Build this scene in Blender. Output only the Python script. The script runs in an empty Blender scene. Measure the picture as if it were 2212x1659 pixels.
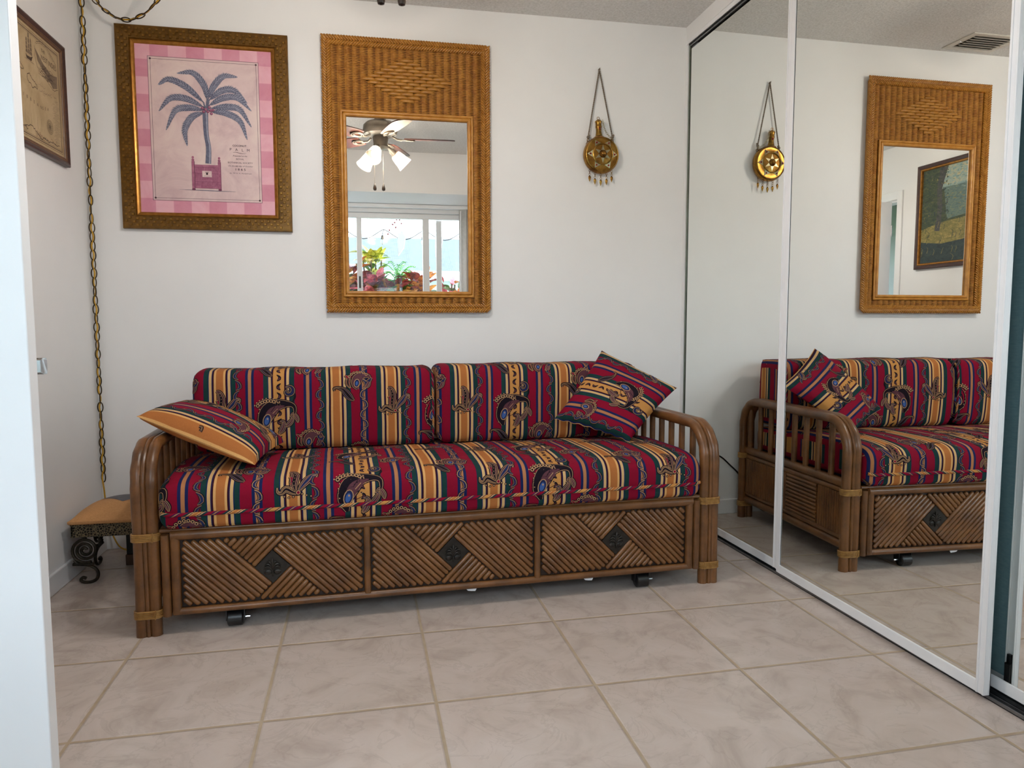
import bpy, math, random
from mathutils import Vector, Matrix
random.seed(7)
PI = math.pi
SC = bpy.context.scene
COL = SC.collection

# ------------------------------------------------------------------ camera
cam_data = bpy.data.cameras.new('camera')
cam = bpy.data.objects.new('camera', cam_data)
COL.objects.link(cam)
YAW, PITCH, ROLL = 0.1939, -0.0832, -0.0019
fwd = Vector((math.sin(YAW) * math.cos(PITCH), math.cos(YAW) * math.cos(PITCH), math.sin(PITCH)))
r0 = Vector((math.cos(YAW), -math.sin(YAW), 0))
u0 = r0.cross(fwd)
rgt = math.cos(ROLL) * r0 + math.sin(ROLL) * u0
upv = -math.sin(ROLL) * r0 + math.cos(ROLL) * u0
cam.matrix_world = Matrix(((rgt.x, upv.x, -fwd.x, 0.0), (rgt.y, upv.y, -fwd.y, -3.413),
                           (rgt.z, upv.z, -fwd.z, 0.9947), (0, 0, 0, 1)))
cam_data.sensor_width = 36.0
cam_data.lens = 1549.58 / 2212 * 36.0
cam_data.clip_start = 0.02
SC.camera = cam

# ------------------------------------------------------------------ world, light, exposure
SKY_STRENGTH = 11.5
BULB_STRENGTH = 930.0
world = bpy.data.worlds.new('world')
SC.world = world
world.use_nodes = True
wn = world.node_tree.nodes
wl = world.node_tree.links
bg = wn['Background']
bg.inputs['Strength'].default_value = SKY_STRENGTH
tc = wn.new('ShaderNodeTexCoord')
sep = wn.new('ShaderNodeSeparateXYZ')
ramp = wn.new('ShaderNodeValToRGB')
ramp.color_ramp.elements[0].position = 0.0
ramp.color_ramp.elements[0].color = (0.84, 0.92, 1.0, 1)
ramp.color_ramp.elements[1].position = 0.6
ramp.color_ramp.elements[1].color = (0.70, 0.84, 1.0, 1)
wl.new(tc.outputs['Generated'], sep.inputs[0])
wl.new(sep.outputs['Z'], ramp.inputs[0])
wl.new(ramp.outputs[0], bg.inputs['Color'])
SC.view_settings.view_transform = 'Standard'
SC.view_settings.look = 'None'
SC.view_settings.gamma = 1.0
SC.view_settings.use_curve_mapping = False
SC.view_settings.exposure = 0.0
SC.cycles.max_bounces = 14
SC.cycles.diffuse_bounces = 8
SC.cycles.glossy_bounces = 8
SC.cycles.transmission_bounces = 8
SC.cycles.transparent_max_bounces = 12
def portal(name, loc, rot, sx, sy):
    ld = bpy.data.lights.new(name, 'AREA')
    ld.shape = 'RECTANGLE'
    ld.size, ld.size_y = sx, sy
    ld.cycles.is_portal = True
    o = bpy.data.objects.new(name, ld)
    COL.objects.link(o)
    o.location, o.rotation_euler = loc, rot
portal('window_portal', (-0.05, -3.64, 1.41), (PI / 2, 0, 0), 2.2, 1.4)
portal('hall_portal', (-3.13, -2.8, 1.4), (0, -PI / 2, 0), 1.2, 0.9)

# ------------------------------------------------------------------ room constants
XL, XR, H, YF = -1.176, 1.5444, 2.44, -3.52

# ------------------------------------------------------------------ helpers
def hx(s):
    s = s.lstrip('#')
    o = []
    for i in (0, 2, 4):
        c = int(s[i:i + 2], 16) / 255
        o.append(c / 12.92 if c <= 0.04045 else ((c + 0.055) / 1.055) ** 2.4)
    return (o[0], o[1], o[2], 1.0)

def spl(pts, n):
    """Catmull-Rom through pts, n samples"""
    pts = [tuple(p) for p in pts]
    d = len(pts[0])
    P = [tuple(2 * pts[0][k] - pts[1][k] for k in range(d))] + pts + [tuple(2 * pts[-1][k] - pts[-2][k] for k in range(d))]
    m = len(pts) - 1
    out = []
    for i in range(n):
        t = i / (n - 1) * m
        k = min(int(t), m - 1)
        f = t - k
        a, b, c, e = P[k], P[k + 1], P[k + 2], P[k + 3]
        out.append(tuple(0.5 * (2 * b[j] + (c[j] - a[j]) * f + (2 * a[j] - 5 * b[j] + 4 * c[j] - e[j]) * f * f
                                + (3 * b[j] - a[j] - 3 * c[j] + e[j]) * f ** 3) for j in range(d)))
    return out

class MB:
    def __init__(self):
        self.v, self.f, self.m, self.uv = [], [], [], []
    def vert(self, p, uv=(0.0, 0.0)):
        self.v.append(tuple(p))
        self.uv.append(uv)
        return len(self.v) - 1
    def face(self, idx, mat=0):
        self.f.append(tuple(idx))
        self.m.append(mat)
    def grid(self, rows, cu=False, cv=False, mat=0, uvs=None):
        n, k = len(rows), len(rows[0])
        b = len(self.v)
        for i, r in enumerate(rows):
            for j, p in enumerate(r):
                self.vert(p, uvs[i][j] if uvs else (0.0, 0.0))
        for i in range(n if cu else n - 1):
            for j in range(k if cv else k - 1):
                i2, j2 = (i + 1) % n, (j + 1) % k
                self.face((b + i * k + j, b + i * k + j2, b + i2 * k + j2, b + i2 * k + j), mat)
        return b
    def tube(self, path, r, n=10, closed=False, mat=0, caps=True, sq=1.0, uvlen=False):
        path = [Vector(p) for p in path]
        m = len(path)
        rad = (lambda i: r[i]) if isinstance(r, (list, tuple)) else (lambda i: r)
        rows, uvs = [], []
        prev = None
        L = 0.0
        for i, p in enumerate(path):
            if closed:
                t = path[(i + 1) % m] - path[i - 1]
            else:
                t = path[min(i + 1, m - 1)] - path[max(i - 1, 0)]
            t.normalize()
            if prev is None:
                a = Vector((0, 0, 1)) if abs(t.z) < 0.9 else Vector((1, 0, 0))
                nn = (a - t * a.dot(t)).normalized()
            else:
                nn = (prev - t * prev.dot(t)).normalized()
            prev = nn
            bb = t.cross(nn)
            if i:
                L += (path[i] - path[i - 1]).length
            q = rad(i)
            rows.append([p + nn * (math.cos(2 * PI * k / n) * q) + bb * (math.sin(2 * PI * k / n) * q * sq) for k in range(n)])
            uvs.append([(L, k / n) for k in range(n)])
        b = self.grid(rows, cu=closed, cv=True, mat=mat, uvs=uvs)
        if caps and not closed:
            self.face([b + k for k in range(n)][::-1], mat)
            self.face([b + (m - 1) * n + k for k in range(n)], mat)
    def box(self, x0, x1, y0, y1, z0, z1, mat=0, M=None):
        c = [(x, y, z) for x in (x0, x1) for y in (y0, y1) for z in (z0, z1)]
        if M is not None:
            c = [tuple(M @ Vector(p)) for p in c]
        b = len(self.v)
        for p in c:
            self.vert(p)
        for q in ((0, 1, 3, 2), (4, 6, 7, 5), (0, 4, 5, 1), (2, 3, 7, 6), (0, 2, 6, 4), (1, 5, 7, 3)):
            self.face([b + k for k in q], mat)
    def lathe(self, prof, n=24, M=None, mat=0, closed=False):
        M = M or Matrix.Identity(4)
        rows = [[tuple(M @ Vector((r * math.cos(2 * PI * k / n), r * math.sin(2 * PI * k / n), h))) for k in range(n)] for r, h in prof]
        self.grid(rows, cu=closed, cv=True, mat=mat)
    def ell(self, c, rx, ry, rz, M=None, n=10, k=7, mat=0):
        c = Vector(c)
        M = M or Matrix.Identity(3)
        rows = []
        for i in range(k):
            a = PI * i / (k - 1)
            s = max(math.sin(a), 0.02)
            rows.append([tuple(c + M @ Vector((rx * s * math.cos(2 * PI * j / n), ry * s * math.sin(2 * PI * j / n), rz * math.cos(a)))) for j in range(n)])
        self.grid(rows, cv=True, mat=mat)
    def build(self, name, mats, parent=None, loc=None, rot=None, sharp=40, origin=None, bevel=0):
        me = bpy.data.meshes.new(name)
        v = self.v
        if origin is not None:
            v = [(a - origin[0], b - origin[1], c - origin[2]) for a, b, c in v]
        me.from_pydata(v, [], self.f)
        if not isinstance(mats, (list, tuple)):
            mats = [mats]
        for m in mats:
            me.materials.append(m)
        if len(mats) > 1:
            me.polygons.foreach_set('material_index', self.m)
        lay = me.uv_layers.new(name='UVMap')
        flat = []
        for f in self.f:
            for i in f:
                flat.extend(self.uv[i])
        lay.data.foreach_set('uv', flat)
        me.polygons.foreach_set('use_smooth', [True] * len(me.polygons))
        me.validate()
        me.set_sharp_from_angle(angle=math.radians(sharp))
        me.update()
        o = bpy.data.objects.new(name, me)
        COL.objects.link(o)
        if parent is not None:
            o.parent = parent
        if loc is not None:
            o.location = loc
        if rot is not None:
            o.rotation_euler = rot
        if bevel:
            b = o.modifiers.new('bevel', 'BEVEL')
            b.width, b.segments, b.limit_method = bevel, 2, 'ANGLE'
        return o

def tag(o, label, cat, group=None, kind=None):
    o['label'], o['category'] = label, cat
    if group:
        o['group'] = group
    if kind:
        o['kind'] = kind
    return o
def thing(name, label, cat, loc=(0, 0, 0), rz=0.0, group=None):
    o = bpy.data.objects.new(name, None)
    COL.objects.link(o)
    o.location, o.rotation_euler = loc, (0, 0, rz)
    o.empty_display_size = 0.1
    return tag(o, label, cat, group)
def structure(name, mb, mats, label, cat, **kw):
    return tag(mb.build(name, mats, **kw), label, cat, kind='structure')

# ------------------------------------------------------------------ materials
def mat(name, color=(0.8, 0.8, 0.8, 1), rough=0.5, metal=0.0, spec=0.5, coat=0.0):
    m = bpy.data.materials.new(name)
    m.use_nodes = True
    b = m.node_tree.nodes['Principled BSDF']
    b.inputs['Base Color'].default_value = hx(color) if isinstance(color, str) else color
    b.inputs['Roughness'].default_value = rough
    b.inputs['Metallic'].default_value = metal
    b.inputs['Specular IOR Level'].default_value = spec
    b.inputs['Coat Weight'].default_value = coat
    return m
class NT:
    """small node-writing helper"""
    def __init__(self, m):
        self.t = m.node_tree
        self.b = self.t.nodes['Principled BSDF']
    def n(self, typ, **kw):
        o = self.t.nodes.new(typ)
        for k, v in kw.items():
            setattr(o, k, v)
        return o
    def l(self, a, b):
        self.t.links.new(a, b)
    def math(self, op, a, b=None, c=None):
        o = self.n('ShaderNodeMath', operation=op)
        for i, x in enumerate((a, b, c)):
            if x is None:
                continue
            if isinstance(x, (int, float)):
                o.inputs[i].default_value = x
            else:
                self.l(x, o.inputs[i])
        return o.outputs[0]
    def coord(self, kind='Object', scale=(1, 1, 1), rot=(0, 0, 0)):
        c = self.n('ShaderNodeTexCoord')
        mp = self.n('ShaderNodeMapping')
        mp.inputs['Scale'].default_value = scale
        mp.inputs['Rotation'].default_value = rot
        self.l(c.outputs[kind], mp.inputs[0])
        return mp.outputs[0]
    def noise(self, vec, scale, detail=4, rough=0.55, dist=0.0):
        o = self.n('ShaderNodeTexNoise')
        o.inputs['Scale'].default_value = scale
        o.inputs['Detail'].default_value = detail
        o.inputs['Roughness'].default_value = rough
        o.inputs['Distortion'].default_value = dist
        if vec is not None:
            self.l(vec, o.inputs['Vector'])
        return o.outputs['Fac']
    def ramp(self, fac, stops, const=False):
        o = self.n('ShaderNodeValToRGB')
        cr = o.color_ramp
        if const:
            cr.interpolation = 'CONSTANT'
        while len(cr.elements) < len(stops):
            cr.elements.new(0.5)
        for e, (p, c) in zip(cr.elements, stops):
            e.position = p
        for e, (p, c) in zip(cr.elements, stops):
            e.position = p
            e.color = hx(c) if isinstance(c, str) else c
        self.l(fac, o.inputs[0])
        return o.outputs[0]
    def mix(self, fac, a, b, typ='MIX'):
        o = self.n('ShaderNodeMix', data_type='RGBA', blend_type=typ)
        for i, x in ((0, fac), (6, a), (7, b)):
            if isinstance(x, (int, float)):
                o.inputs[i].default_value = x
            elif isinstance(x, (tuple, str)):
                o.inputs[i].default_value = hx(x) if isinstance(x, str) else x
            else:
                self.l(x, o.inputs[i])
        return o.outputs[2]
    def color(self, c):
        self.l(c, self.b.inputs['Base Color'])
    def bump(self, h, strength=0.3, dist=0.002):
        o = self.n('ShaderNodeBump')
        o.inputs['Strength'].default_value = strength
        o.inputs['Distance'].default_value = dist
        self.l(h, o.inputs['Height'])
        self.l(o.outputs[0], self.b.inputs['Normal'])

def noisy(name, c1, c2, scale=20, rough=0.5, metal=0.0, bump=0.0, stretch=(1, 1, 1), spec=0.5, detail=4, coat=0.0, bdist=0.002):
    m = mat(name, c1, rough, metal, spec, coat)
    t = NT(m)
    v = t.coord('Object', stretch)
    f = t.noise(v, scale, detail)
    t.color(t.ramp(f, [(0.3, c1), (0.7, c2)]))
    if bump:
        t.bump(f, bump, bdist)
    return m

M = {}
M['wall'] = noisy('wall_paint', '#e6e6e6', '#eaeaea', 3, 0.6, bump=0.0)
t = NT(M['wall'])
t.bump(t.noise(t.coord('Object'), 140, 3), 0.08, 0.001)
M['ceiling'] = mat('popcorn_ceiling', '#dcd8d1', 0.9)
t = NT(M['ceiling'])
vv = t.coord('Object')
nz = t.noise(vv, 95, 5, 0.7)
t.color(t.ramp(nz, [(0.35, '#dcdad6'), (0.62, '#f1efed')]))
t.bump(nz, 0.9, 0.012)
M['white'] = noisy('white_paint', '#e9eaec', '#eceded', 8, 0.35)
M['whitetrim'] = noisy('white_enamel_metal', '#e6e7ea', '#eeeeef', 8, 0.3)
M['mirror'] = mat('mirror_silver', (0.955, 0.975, 0.95, 1), 0.0, 1.0)
M['clearmirror'] = mat('mirror_silver_clear', (0.93, 0.94, 0.93, 1), 0.0, 1.0)
M['darkmetal'] = noisy('dark_track_metal', '#26272b', '#3d3e42', 30, 0.35, 0.8)
M['greymetal'] = noisy('grey_track_metal', '#77797c', '#8f9092', 30, 0.35, 0.9)
M['chrome'] = mat('brushed_chrome', '#c9ccd0', 0.18, 1.0)
M['black'] = noisy('black_plastic', '#0c0c0e', '#161618', 40, 0.35)
M['teal'] = noisy('teal_mirror_backing', '#7899a3', '#86a5ae', 60, 0.6, stretch=(1, 1, 4))
M['stiledark'] = noisy('olive_grey_metal', '#5d6458', '#70776a', 30, 0.3, 0.6)
M['gap'] = mat('dark_gasket', '#1c2420', 0.5)

# tiles
M['tile'] = mat('beige_floor_tile', '#b5a89c', 0.24)
t = NT(M['tile'])
TS = 0.4572 * 2.44 / 2.539
c = t.n('ShaderNodeTexCoord')
mp = t.n('ShaderNodeMapping', vector_type='TEXTURE')
mp.inputs['Location'].default_value = (-0.7384, -0.7247, 0)
mp.inputs['Rotation'].default_value = (0, 0, 0.0141)
mp.inputs['Scale'].default_value = (TS, TS, 1)
t.l(c.outputs['Object'], mp.inputs[0])
sp = t.n('ShaderNodeSeparateXYZ')
t.l(mp.outputs[0], sp.inputs[0])
GW = 0.0085 / TS
def edge_dist(x):
    fr = t.math('FRACT', x)
    return t.math('MINIMUM', fr, t.math('SUBTRACT', 1.0, fr))
dx, dy = edge_dist(sp.outputs[0]), edge_dist(sp.outputs[1])
de = t.math('MINIMUM', dx, dy)
grout = t.math('LESS_THAN', de, GW / 2)
cell = t.n('ShaderNodeCombineXYZ')
t.l(t.math('FLOOR', sp.outputs[0]), cell.inputs[0])
t.l(t.math('FLOOR', sp.outputs[1]), cell.inputs[1])
wnz = t.n('ShaderNodeTexWhiteNoise', noise_dimensions='3D')
t.l(cell.outputs[0], wnz.inputs['Vector'])
off = t.n('ShaderNodeVectorMath', operation='SCALE')
t.l(wnz.outputs['Color'], off.inputs[0])
off.inputs['Scale'].default_value = 9.0
add = t.n('ShaderNodeVectorMath', operation='ADD')
t.l(c.outputs['Object'], add.inputs[0])
t.l(off.outputs[0], add.inputs[1])
mott = t.noise(add.outputs[0], 6.0, 6, 0.6, 1.2)
mott2 = t.noise(add.outputs[0], 2.2, 3, 0.5, 0.5)
base = t.ramp(mott, [(0.30, '#b5a69e'), (0.5, '#c7b9b1'), (0.72, '#cfc2bc')])
base = t.mix(t.math('MULTIPLY', mott2, 0.35), base, '#b3a797')
vein = t.math('ABSOLUTE', t.math('SUBTRACT', t.noise(add.outputs[0], 4.5, 5, 0.6, 2.0), 0.5))
vfac = t.math('MULTIPLY', t.math('LESS_THAN', vein, 0.014), 0.15)
base = t.mix(vfac, base, '#94877c')
gcol = t.mix(t.noise(c.outputs['Object'], 25, 3), '#b8a68f', '#a08d76')
t.color(t.mix(grout, base, gcol))
rr = t.n('ShaderNodeMix', data_type='FLOAT')
t.l(grout, rr.inputs[0])
rr.inputs[2].default_value = 0.22
rr.inputs[3].default_value = 0.8
t.l(rr.outputs[0], t.b.inputs['Roughness'])
hgt = t.n('ShaderNodeMapRange')
t.l(de, hgt.inputs[0])
hgt.inputs[1].default_value = GW * 0.3
hgt.inputs[2].default_value = GW * 0.9
t.bump(hgt.outputs[0], 0.7, 0.003)

# rattan
def rattan(name, c1, c2, c3, rough=0.34):
    m = mat(name, c2, rough, 0, 0.5)
    t = NT(m)
    v = t.coord('Object', (1, 1, 1))
    f = t.noise(v, 9, 5, 0.65)
    g = t.noise(t.coord('Object', (90, 90, 90)), 1.0, 3, 0.6)
    a = t.ramp(f, [(0.28, c1), (0.5, c2), (0.75, c3)])
    t.color(t.mix(t.math('MULTIPLY', g, 0.35), a, c1))
    t.bump(g, 0.12, 0.001)
    return m
M['rattan'] = rattan('brown_rattan', '#452a14', '#704825', '#8a5b30')
M['rattand'] = rattan('brown_rattan_slats', '#4f311a', '#774e2a', '#8f6237', 0.28)
M['rattanb'] = noisy('dark_panel_board', '#22140a', '#2e1c0f', 20, 0.6)
M['binding'] = noisy('rattan_binding', '#7d5526', '#a87f45', 60, 0.35)
M['pewter'] = noisy('dark_pewter', '#221f1c', '#37322d', 40, 0.38, 0.55)
M['wick'] = noisy('honey_wicker', '#925a1a', '#b47d30', 35, 0.45)
M['wickb'] = noisy('honey_wicker_braid', '#955f1b', '#b07a30', 45, 0.42)
M['wickback'] = mat('wicker_backing', '#5e3510', 0.8)
M['reed'] = noisy('honey_reed', '#a3681f', '#c28a3c', 30, 0.35)
M['cloth_dark'] = mat('fabric_dark', '#15131c', 0.9)

# ---- striped fabric, s coordinate in metres in UV.x, phase: B band centre at s = 0
BP = 0.2235
FC = dict(red='#840a29', navy='#192352', tan='#b0774f', green='#193a36', cream='#d2ab74', maroon='#350e20', orange='#b06d3a', light='#d8a669', gold='#c68d4d', blue='#22346e')
def fabric(name):
    m = mat(name, '#8c0c2c', 0.85, 0, 0.25)
    t = NT(m)
    uv = t.n('ShaderNodeTexCoord')
    sp = t.n('ShaderNodeSeparateXYZ')
    t.l(uv.outputs['UV'], sp.inputs[0])
    wob = t.math('MULTIPLY', t.math('SUBTRACT', t.noise(uv.outputs['UV'], 6, 2), 0.5), 0.006)
    s = t.math('DIVIDE', t.math('ADD', sp.outputs[0], wob), BP)
    idx = t.math('FLOOR', t.math('ADD', s, 0.5))
    d = t.math('ABSOLUTE', t.math('SUBTRACT', s, idx))          # 0..0.5
    isB = t.math('COMPARE', t.math('ABSOLUTE', t.math('SUBTRACT', t.math('MODULO', t.math('ADD', idx, 300.0), 3.0), 0.0)), 0.0, 0.1)
    d2 = t.math('MULTIPLY', d, 2.0)
    outer = [(0.19, 'maroon'), (0.235, 'navy'), (0.265, 'cream'), (0.355, 'navy'), (0.385, 'green'), (0.52, 'navy'), (0.535, 'red'), (0.855, 'navy'), (0.945, 'tan')]
    A = [(0.0, FC['orange']), (0.12, FC['light'])] + [(p, FC[k]) for p, k in outer]
    B = [(0.0, FC['gold'])] + [(p, FC[k]) for p, k in outer]
    col = t.mix(isB, t.ramp(d2, A, True), t.ramp(d2, B, True))
    wv = t.noise(uv.outputs['UV'], 420, 2)
    col = t.mix(t.math('MULTIPLY', wv, 0.28), col, (0.0, 0.0, 0.0, 1))
    t.color(col)
    big = t.noise(t.coord('Object'), 16, 3)
    hh = t.math('ADD', t.math('MULTIPLY', wv, 0.08), big)
    t.bump(hh, 0.35, 0.012)
    t.b.inputs['Specular IOR Level'].default_value = 0.12
    return m
M['fabric'] = fabric('striped_paisley_fabric')
# plain cloth colours used by the printed paisleys
PC = ['#1a131c', '#57343c', '#b08a64', '#20284e', '#3d5c96', '#7d1230', '#20403c', '#8a6a4c']
DARK, BROWN, BEIGE, NAVY, BLUE, CRIM, GREEN, OLIVE = range(1, 9)
FABMATS = [M['fabric']] + [mat('fabric_print_' + n, c, 0.9, 0, 0.12) for n, c in zip(
    ('dark', 'brown', 'beige', 'navy', 'blue', 'crimson', 'green', 'olive'), PC)]

# ================================================================== SETTING
b = MB(); b.box(-3.2, 1.80, -3.62, 0.1, -0.08, 0.0)
structure('floor', b, M['tile'], 'square beige stone tiles with pale grout under the daybed', 'floor')
b = MB(); b.box(-3.2, 1.80, -3.62, 0.1, H, H + 0.08)
structure('ceiling', b, M['ceiling'], 'off-white popcorn-textured ceiling', 'ceiling')
b = MB(); b.box(XL - 0.1, 1.80, 0.0, 0.1, 0, H)
structure('wall_back', b, M['wall'], 'white painted wall behind the daybed', 'wall')
# left wall with the doorway
DY0, DY1, DZ = -2.44, -1.825, 2.005
b = MB()
b.box(XL - 0.1, XL, DY1, 0.0, 0, H)
b.box(XL - 0.1, XL, YF - 0.1, DY0, 0, H)
b.box(XL - 0.1, XL, DY0, DY1, DZ, H)
structure('wall_left', b, M['wall'], 'white wall at left, in shade, carrying the map picture', 'wall')
# front wall with window opening
WX0, WX1, WZ0, WZ1 = -1.02, 0.96, 0.78, 2.085
b = MB()
b.box(XL - 0.1, WX0, YF - 0.1, YF, 0, H)
b.box(WX1, 1.80, YF - 0.1, YF, 0, H)
b.box(WX0, WX1, YF - 0.1, YF, 0, WZ0)
b.box(WX0, WX1, YF - 0.1, YF, WZ1, H)
structure('wall_front', b, M['wall'], 'wall with the wide window, seen only in the wicker mirror', 'wall')
b = MB(); b.box(XL, 1.80, YF, -2.85, 2.103, H)
structure('trim_1', b, M['wall'], 'boxed soffit above the window, reflected in the wicker mirror', 'soffit')
b = MB(); b.box(1.70, 1.80, YF, 0.0, 0, H)
structure('wall_right', b, M['wall'], 'closet back wall hidden behind the mirrored doors', 'wall')
# hall beyond the left doorway
b = MB()
b.box(-3.2, XL - 0.1, -1.5, -1.4, 0, H)
b.box(-3.2, XL - 0.1, YF - 0.1, YF, 0, H)
b.box(-3.2, -3.1, YF, -3.20, 0, H); b.box(-3.2, -3.1, -2.42, -1.5, 0, H)
b.box(-3.2, -3.1, -3.20, -2.42, 0, 0.95); b.box(-3.2, -3.1, -3.20, -2.42, 1.86, H)
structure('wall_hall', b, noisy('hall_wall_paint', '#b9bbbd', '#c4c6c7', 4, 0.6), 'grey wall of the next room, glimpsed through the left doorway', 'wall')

# baseboards
def baseboard(name, x0, x1, y0, y1, label):
    b = MB(); b.box(x0, x1, y0, y1, 0, 0.078)
    structure(name, b, M['white'], label, 'baseboard', bevel=0.004)
baseboard('baseboard_back', XL, XR, -0.012, 0.0, 'white baseboard along the wall behind the daybed')
baseboard('baseboard_left', XL, XL + 0.012, DY1 + 0.06, -0.012, 'white baseboard along the shaded left wall')
# casing of the left doorway
b = MB()
b.box(XL, XL + 0.016, DY1, DY1 + 0.058, 0, DZ + 0.07)
b.box(XL, XL + 0.016, DY0 - 0.058, DY0, 0, DZ + 0.07)
b.box(XL, XL + 0.016, DY0, DY1, DZ, DZ + 0.07)
b.box(XL - 0.1, XL, DY1 - 0.018, DY1, 0, DZ); b.box(XL - 0.1, XL, DY0, DY0 + 0.018, 0, DZ)
b.box(XL - 0.1, XL, DY0 + 0.018, DY1 - 0.018, DZ - 0.018, DZ)
structure('trim_2', b, M['white'], 'white casing around the left doorway', 'door casing', bevel=0.004)

# closet header, fascia, jamb and floor track (all swing a touch off square)
TH = 0.022
def cl(off, y):            # x of the closet line at depth y
    return 1.5513 + off + TH * (-y)
def slab(b, o0, o1, y0, y1, z0, z1, mat=0):
    c = [(cl(o, y), y, z) for y, o in ((y0, o0), (y0, o1), (y1, o0), (y1, o1)) for z in (z0, z1)]
    k = len(b.v)
    for p in c:
        b.vert(p)
    for q in ((0, 2, 3, 1), (4, 5, 7, 6), (0, 1, 5, 4), (2, 6, 7, 3), (0, 4, 6, 2), (1, 3, 7, 5)):
        b.face([k + i for i in q], mat)
b = MB(); b.box(XR, 1.70, -2.85, 0.0, 2.372, H)
structure('trim_3', b, M['wall'], 'narrow white header above the mirrored closet doors', 'closet header')
b = MB()
slab(b, -0.010, -0.006, -2.84, 0.0, 2.353, 2.372, 0)
slab(b, -0.006, 0.075, -2.84, 0.0, 2.366, 2.372, 1)
slab(b, -0.0045, -0.003, -2.84, 0.0, 2.348, 2.366, 1)
structure('trim_4', b, [M['whitetrim'], M['darkmetal']], 'white metal top track of the mirrored closet doors', 'door track')
b = MB(); b.box(XR, 1.70, -0.025, 0.0, 0.0, 2.372)
structure('trim_5', b, M['white'], 'white jamb strip where the closet meets the back wall', 'jamb')
b = MB()
slab(b, -0.004, 0.085, -2.84, -0.025, 0.0, 0.003, 1)
for o in (-0.004, 0.012, 0.034, 0.050, 0.072):
    slab(b, o, o + 0.0035, -2.84, -0.025, 0.003, 0.011, 0)
structure('trim_6', b, [M['greymetal'], M['darkmetal']], 'dark grooved metal floor track under the mirrored closet doors', 'door track')

# ------------------------------------------------------------------ mirrored sliding doors
def sliding_door(name, xfun, y0, y1, label, zb, lw=0.022, rw=0.026, back=False, lm=None):
    """y0 far edge (towards back wall), y1 near edge; xfun(y) = mirror plane"""
    ang = math.atan2(xfun(y1) - xfun(y0), y0 - y1)
    root = thing(name, label, 'mirrored door', (xfun(y0), y0, zb), 0)
    root['kind'] = 'structure'
    root.rotation_euler = (0, 0, ang)
    W, HH = y0 - y1, 2.346 - zb
    def P(b, o0, o1, a0, a1, z0, z1, m=0):
        b.box(o0, o1, -a1, -a0, z0, z1, m)
    b = MB(); P(b, 0, 0.004, lw * 0.6, W - rw * 0.6, 0.02, HH - 0.02)
    b.build('mirror_panel', M['mirror'], root)
    if back:
        b = MB(); P(b, 0.0045, 0.007, 0.004, W - 0.024, 0.03, HH - 0.01)
        b.build('backing', M['teal'], root)
    b = MB()
    P(b, -0.0035, 0.006, 0, lw, 0, HH)
    o = b.build('left_stile', lm or M['whitetrim'], root, bevel=0.0012)
    b = MB(); P(b, -0.0006, 0.0, lw, lw + 0.0025, 0.034, HH - 0.03); b.build('gasket', M['gap'], root)
    b = MB()
    P(b, -0.0035, 0.009, W - rw, W, 0, HH)
    P(b, -0.0055, -0.0035, W - rw, W - rw + 0.007, 0, HH)
    P(b, -0.0055, -0.0035, W - 0.006, W, 0, HH)
    P(b, 0.009, 0.014, W - 0.0035, W, 0, HH)
    P(b, 0.0095, 0.014, W - rw, W - rw + 0.003, 0, HH)
    b.build('right_stile', M['whitetrim'], root, bevel=0.001)
    b = MB(); P(b, -0.0035, 0.006, lw, W - rw, 0, 0.032); b.build('bottom_rail', M['whitetrim'], root, bevel=0.0012)
    b = MB(); P(b, -0.0035, 0.006, lw, W - rw, HH - 0.008, HH); b.build('top_rail', M['greymetal'], root, bevel=0.0012)
    return root, W
d1 = lambda y: (1.5513 - math.sin(0.022) * y) / math.cos(0.022)
sliding_door('door_2', d1, -0.027, -0.884, 'mirrored closet door farthest left, beside the back wall', 0.022, lw=0.013, lm=M['stiledark'])
d2 = lambda y: (1.5582 - math.sin(0.0086) * y) / math.cos(0.0086)
r2, W2 = sliding_door('door_3', d2, -0.889, -1.868, 'mirrored closet door in the middle, showing the wicker mirror', 0.014, back=True)
b = MB()
b.box(0.008, 0.020, -(W2 - 0.004), -(W2 - 0.021), 0.0, 0.075)
b.box(0.009, 0.018, -(W2 - 0.006), -(W2 - 0.017), 0.075, 0.10)
b.lathe([(0.002, -0.004), (0.010, -0.004), (0.010, 0.004), (0.002, 0.004)], 14, Matrix.Translation((0.014, -(W2 - 0.013), 0.006)) @ Matrix.Rotation(PI / 2, 4, 'Y'))
b.build('roller', M['black'], r2, bevel=0.001)
d3 = lambda y: 1.622 + 0.0086 * (-y - 1.7)
sliding_door('door_4', d3, -1.74, -2.76, 'mirrored closet door farthest right, mostly outside the frame', 0.022)

# ------------------------------------------------------------------ open white door at left
root = thing('door_1', 'open white hinged door at the left edge of the photo', 'door', (-1.172, -1.925, 0.008))
root['kind'] = 'structure'
ux, uy = -0.628 + 1.172, 0.0
DW = math.hypot(ux, uy)
root.rotation_euler = (0, 0, math.atan2(uy, ux))
b = MB(); b.box(0, DW, 0, 0.035, 0, 1.985); b.build('door_leaf', noisy('door_paint', '#eceef1', '#f0f1f3', 5, 0.4), root, bevel=0.002)
for z in (0.25, 1.0, 1.75):
    b = MB()
    b.tube([(0.0, 0.0385, z - 0.045), (0.0, 0.0385, z + 0.045)], 0.006, 10)
    b.build('hinge', M['chrome'], root)
hb = MB()
hb.lathe([(0.0, 0.0), (0.026, 0.0), (0.026, 0.006), (0.012, 0.010), (0.011, 0.030), (0.0, 0.031)], 24, Matrix.Translation((DW - 0.062, 0.035, 0.905)) @ Matrix.Rotation(-PI / 2, 4, 'X'))
hd = hb.build('door_handle', M['chrome'], root)
hb = MB()
pr = []
for i in range(7):
    u = i / 6
    pr.append((DW - 0.062 + 0.050 * u, 0.035 + 0.020 + 0.038 * math.sin(u * PI / 2), 0.905))
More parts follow.
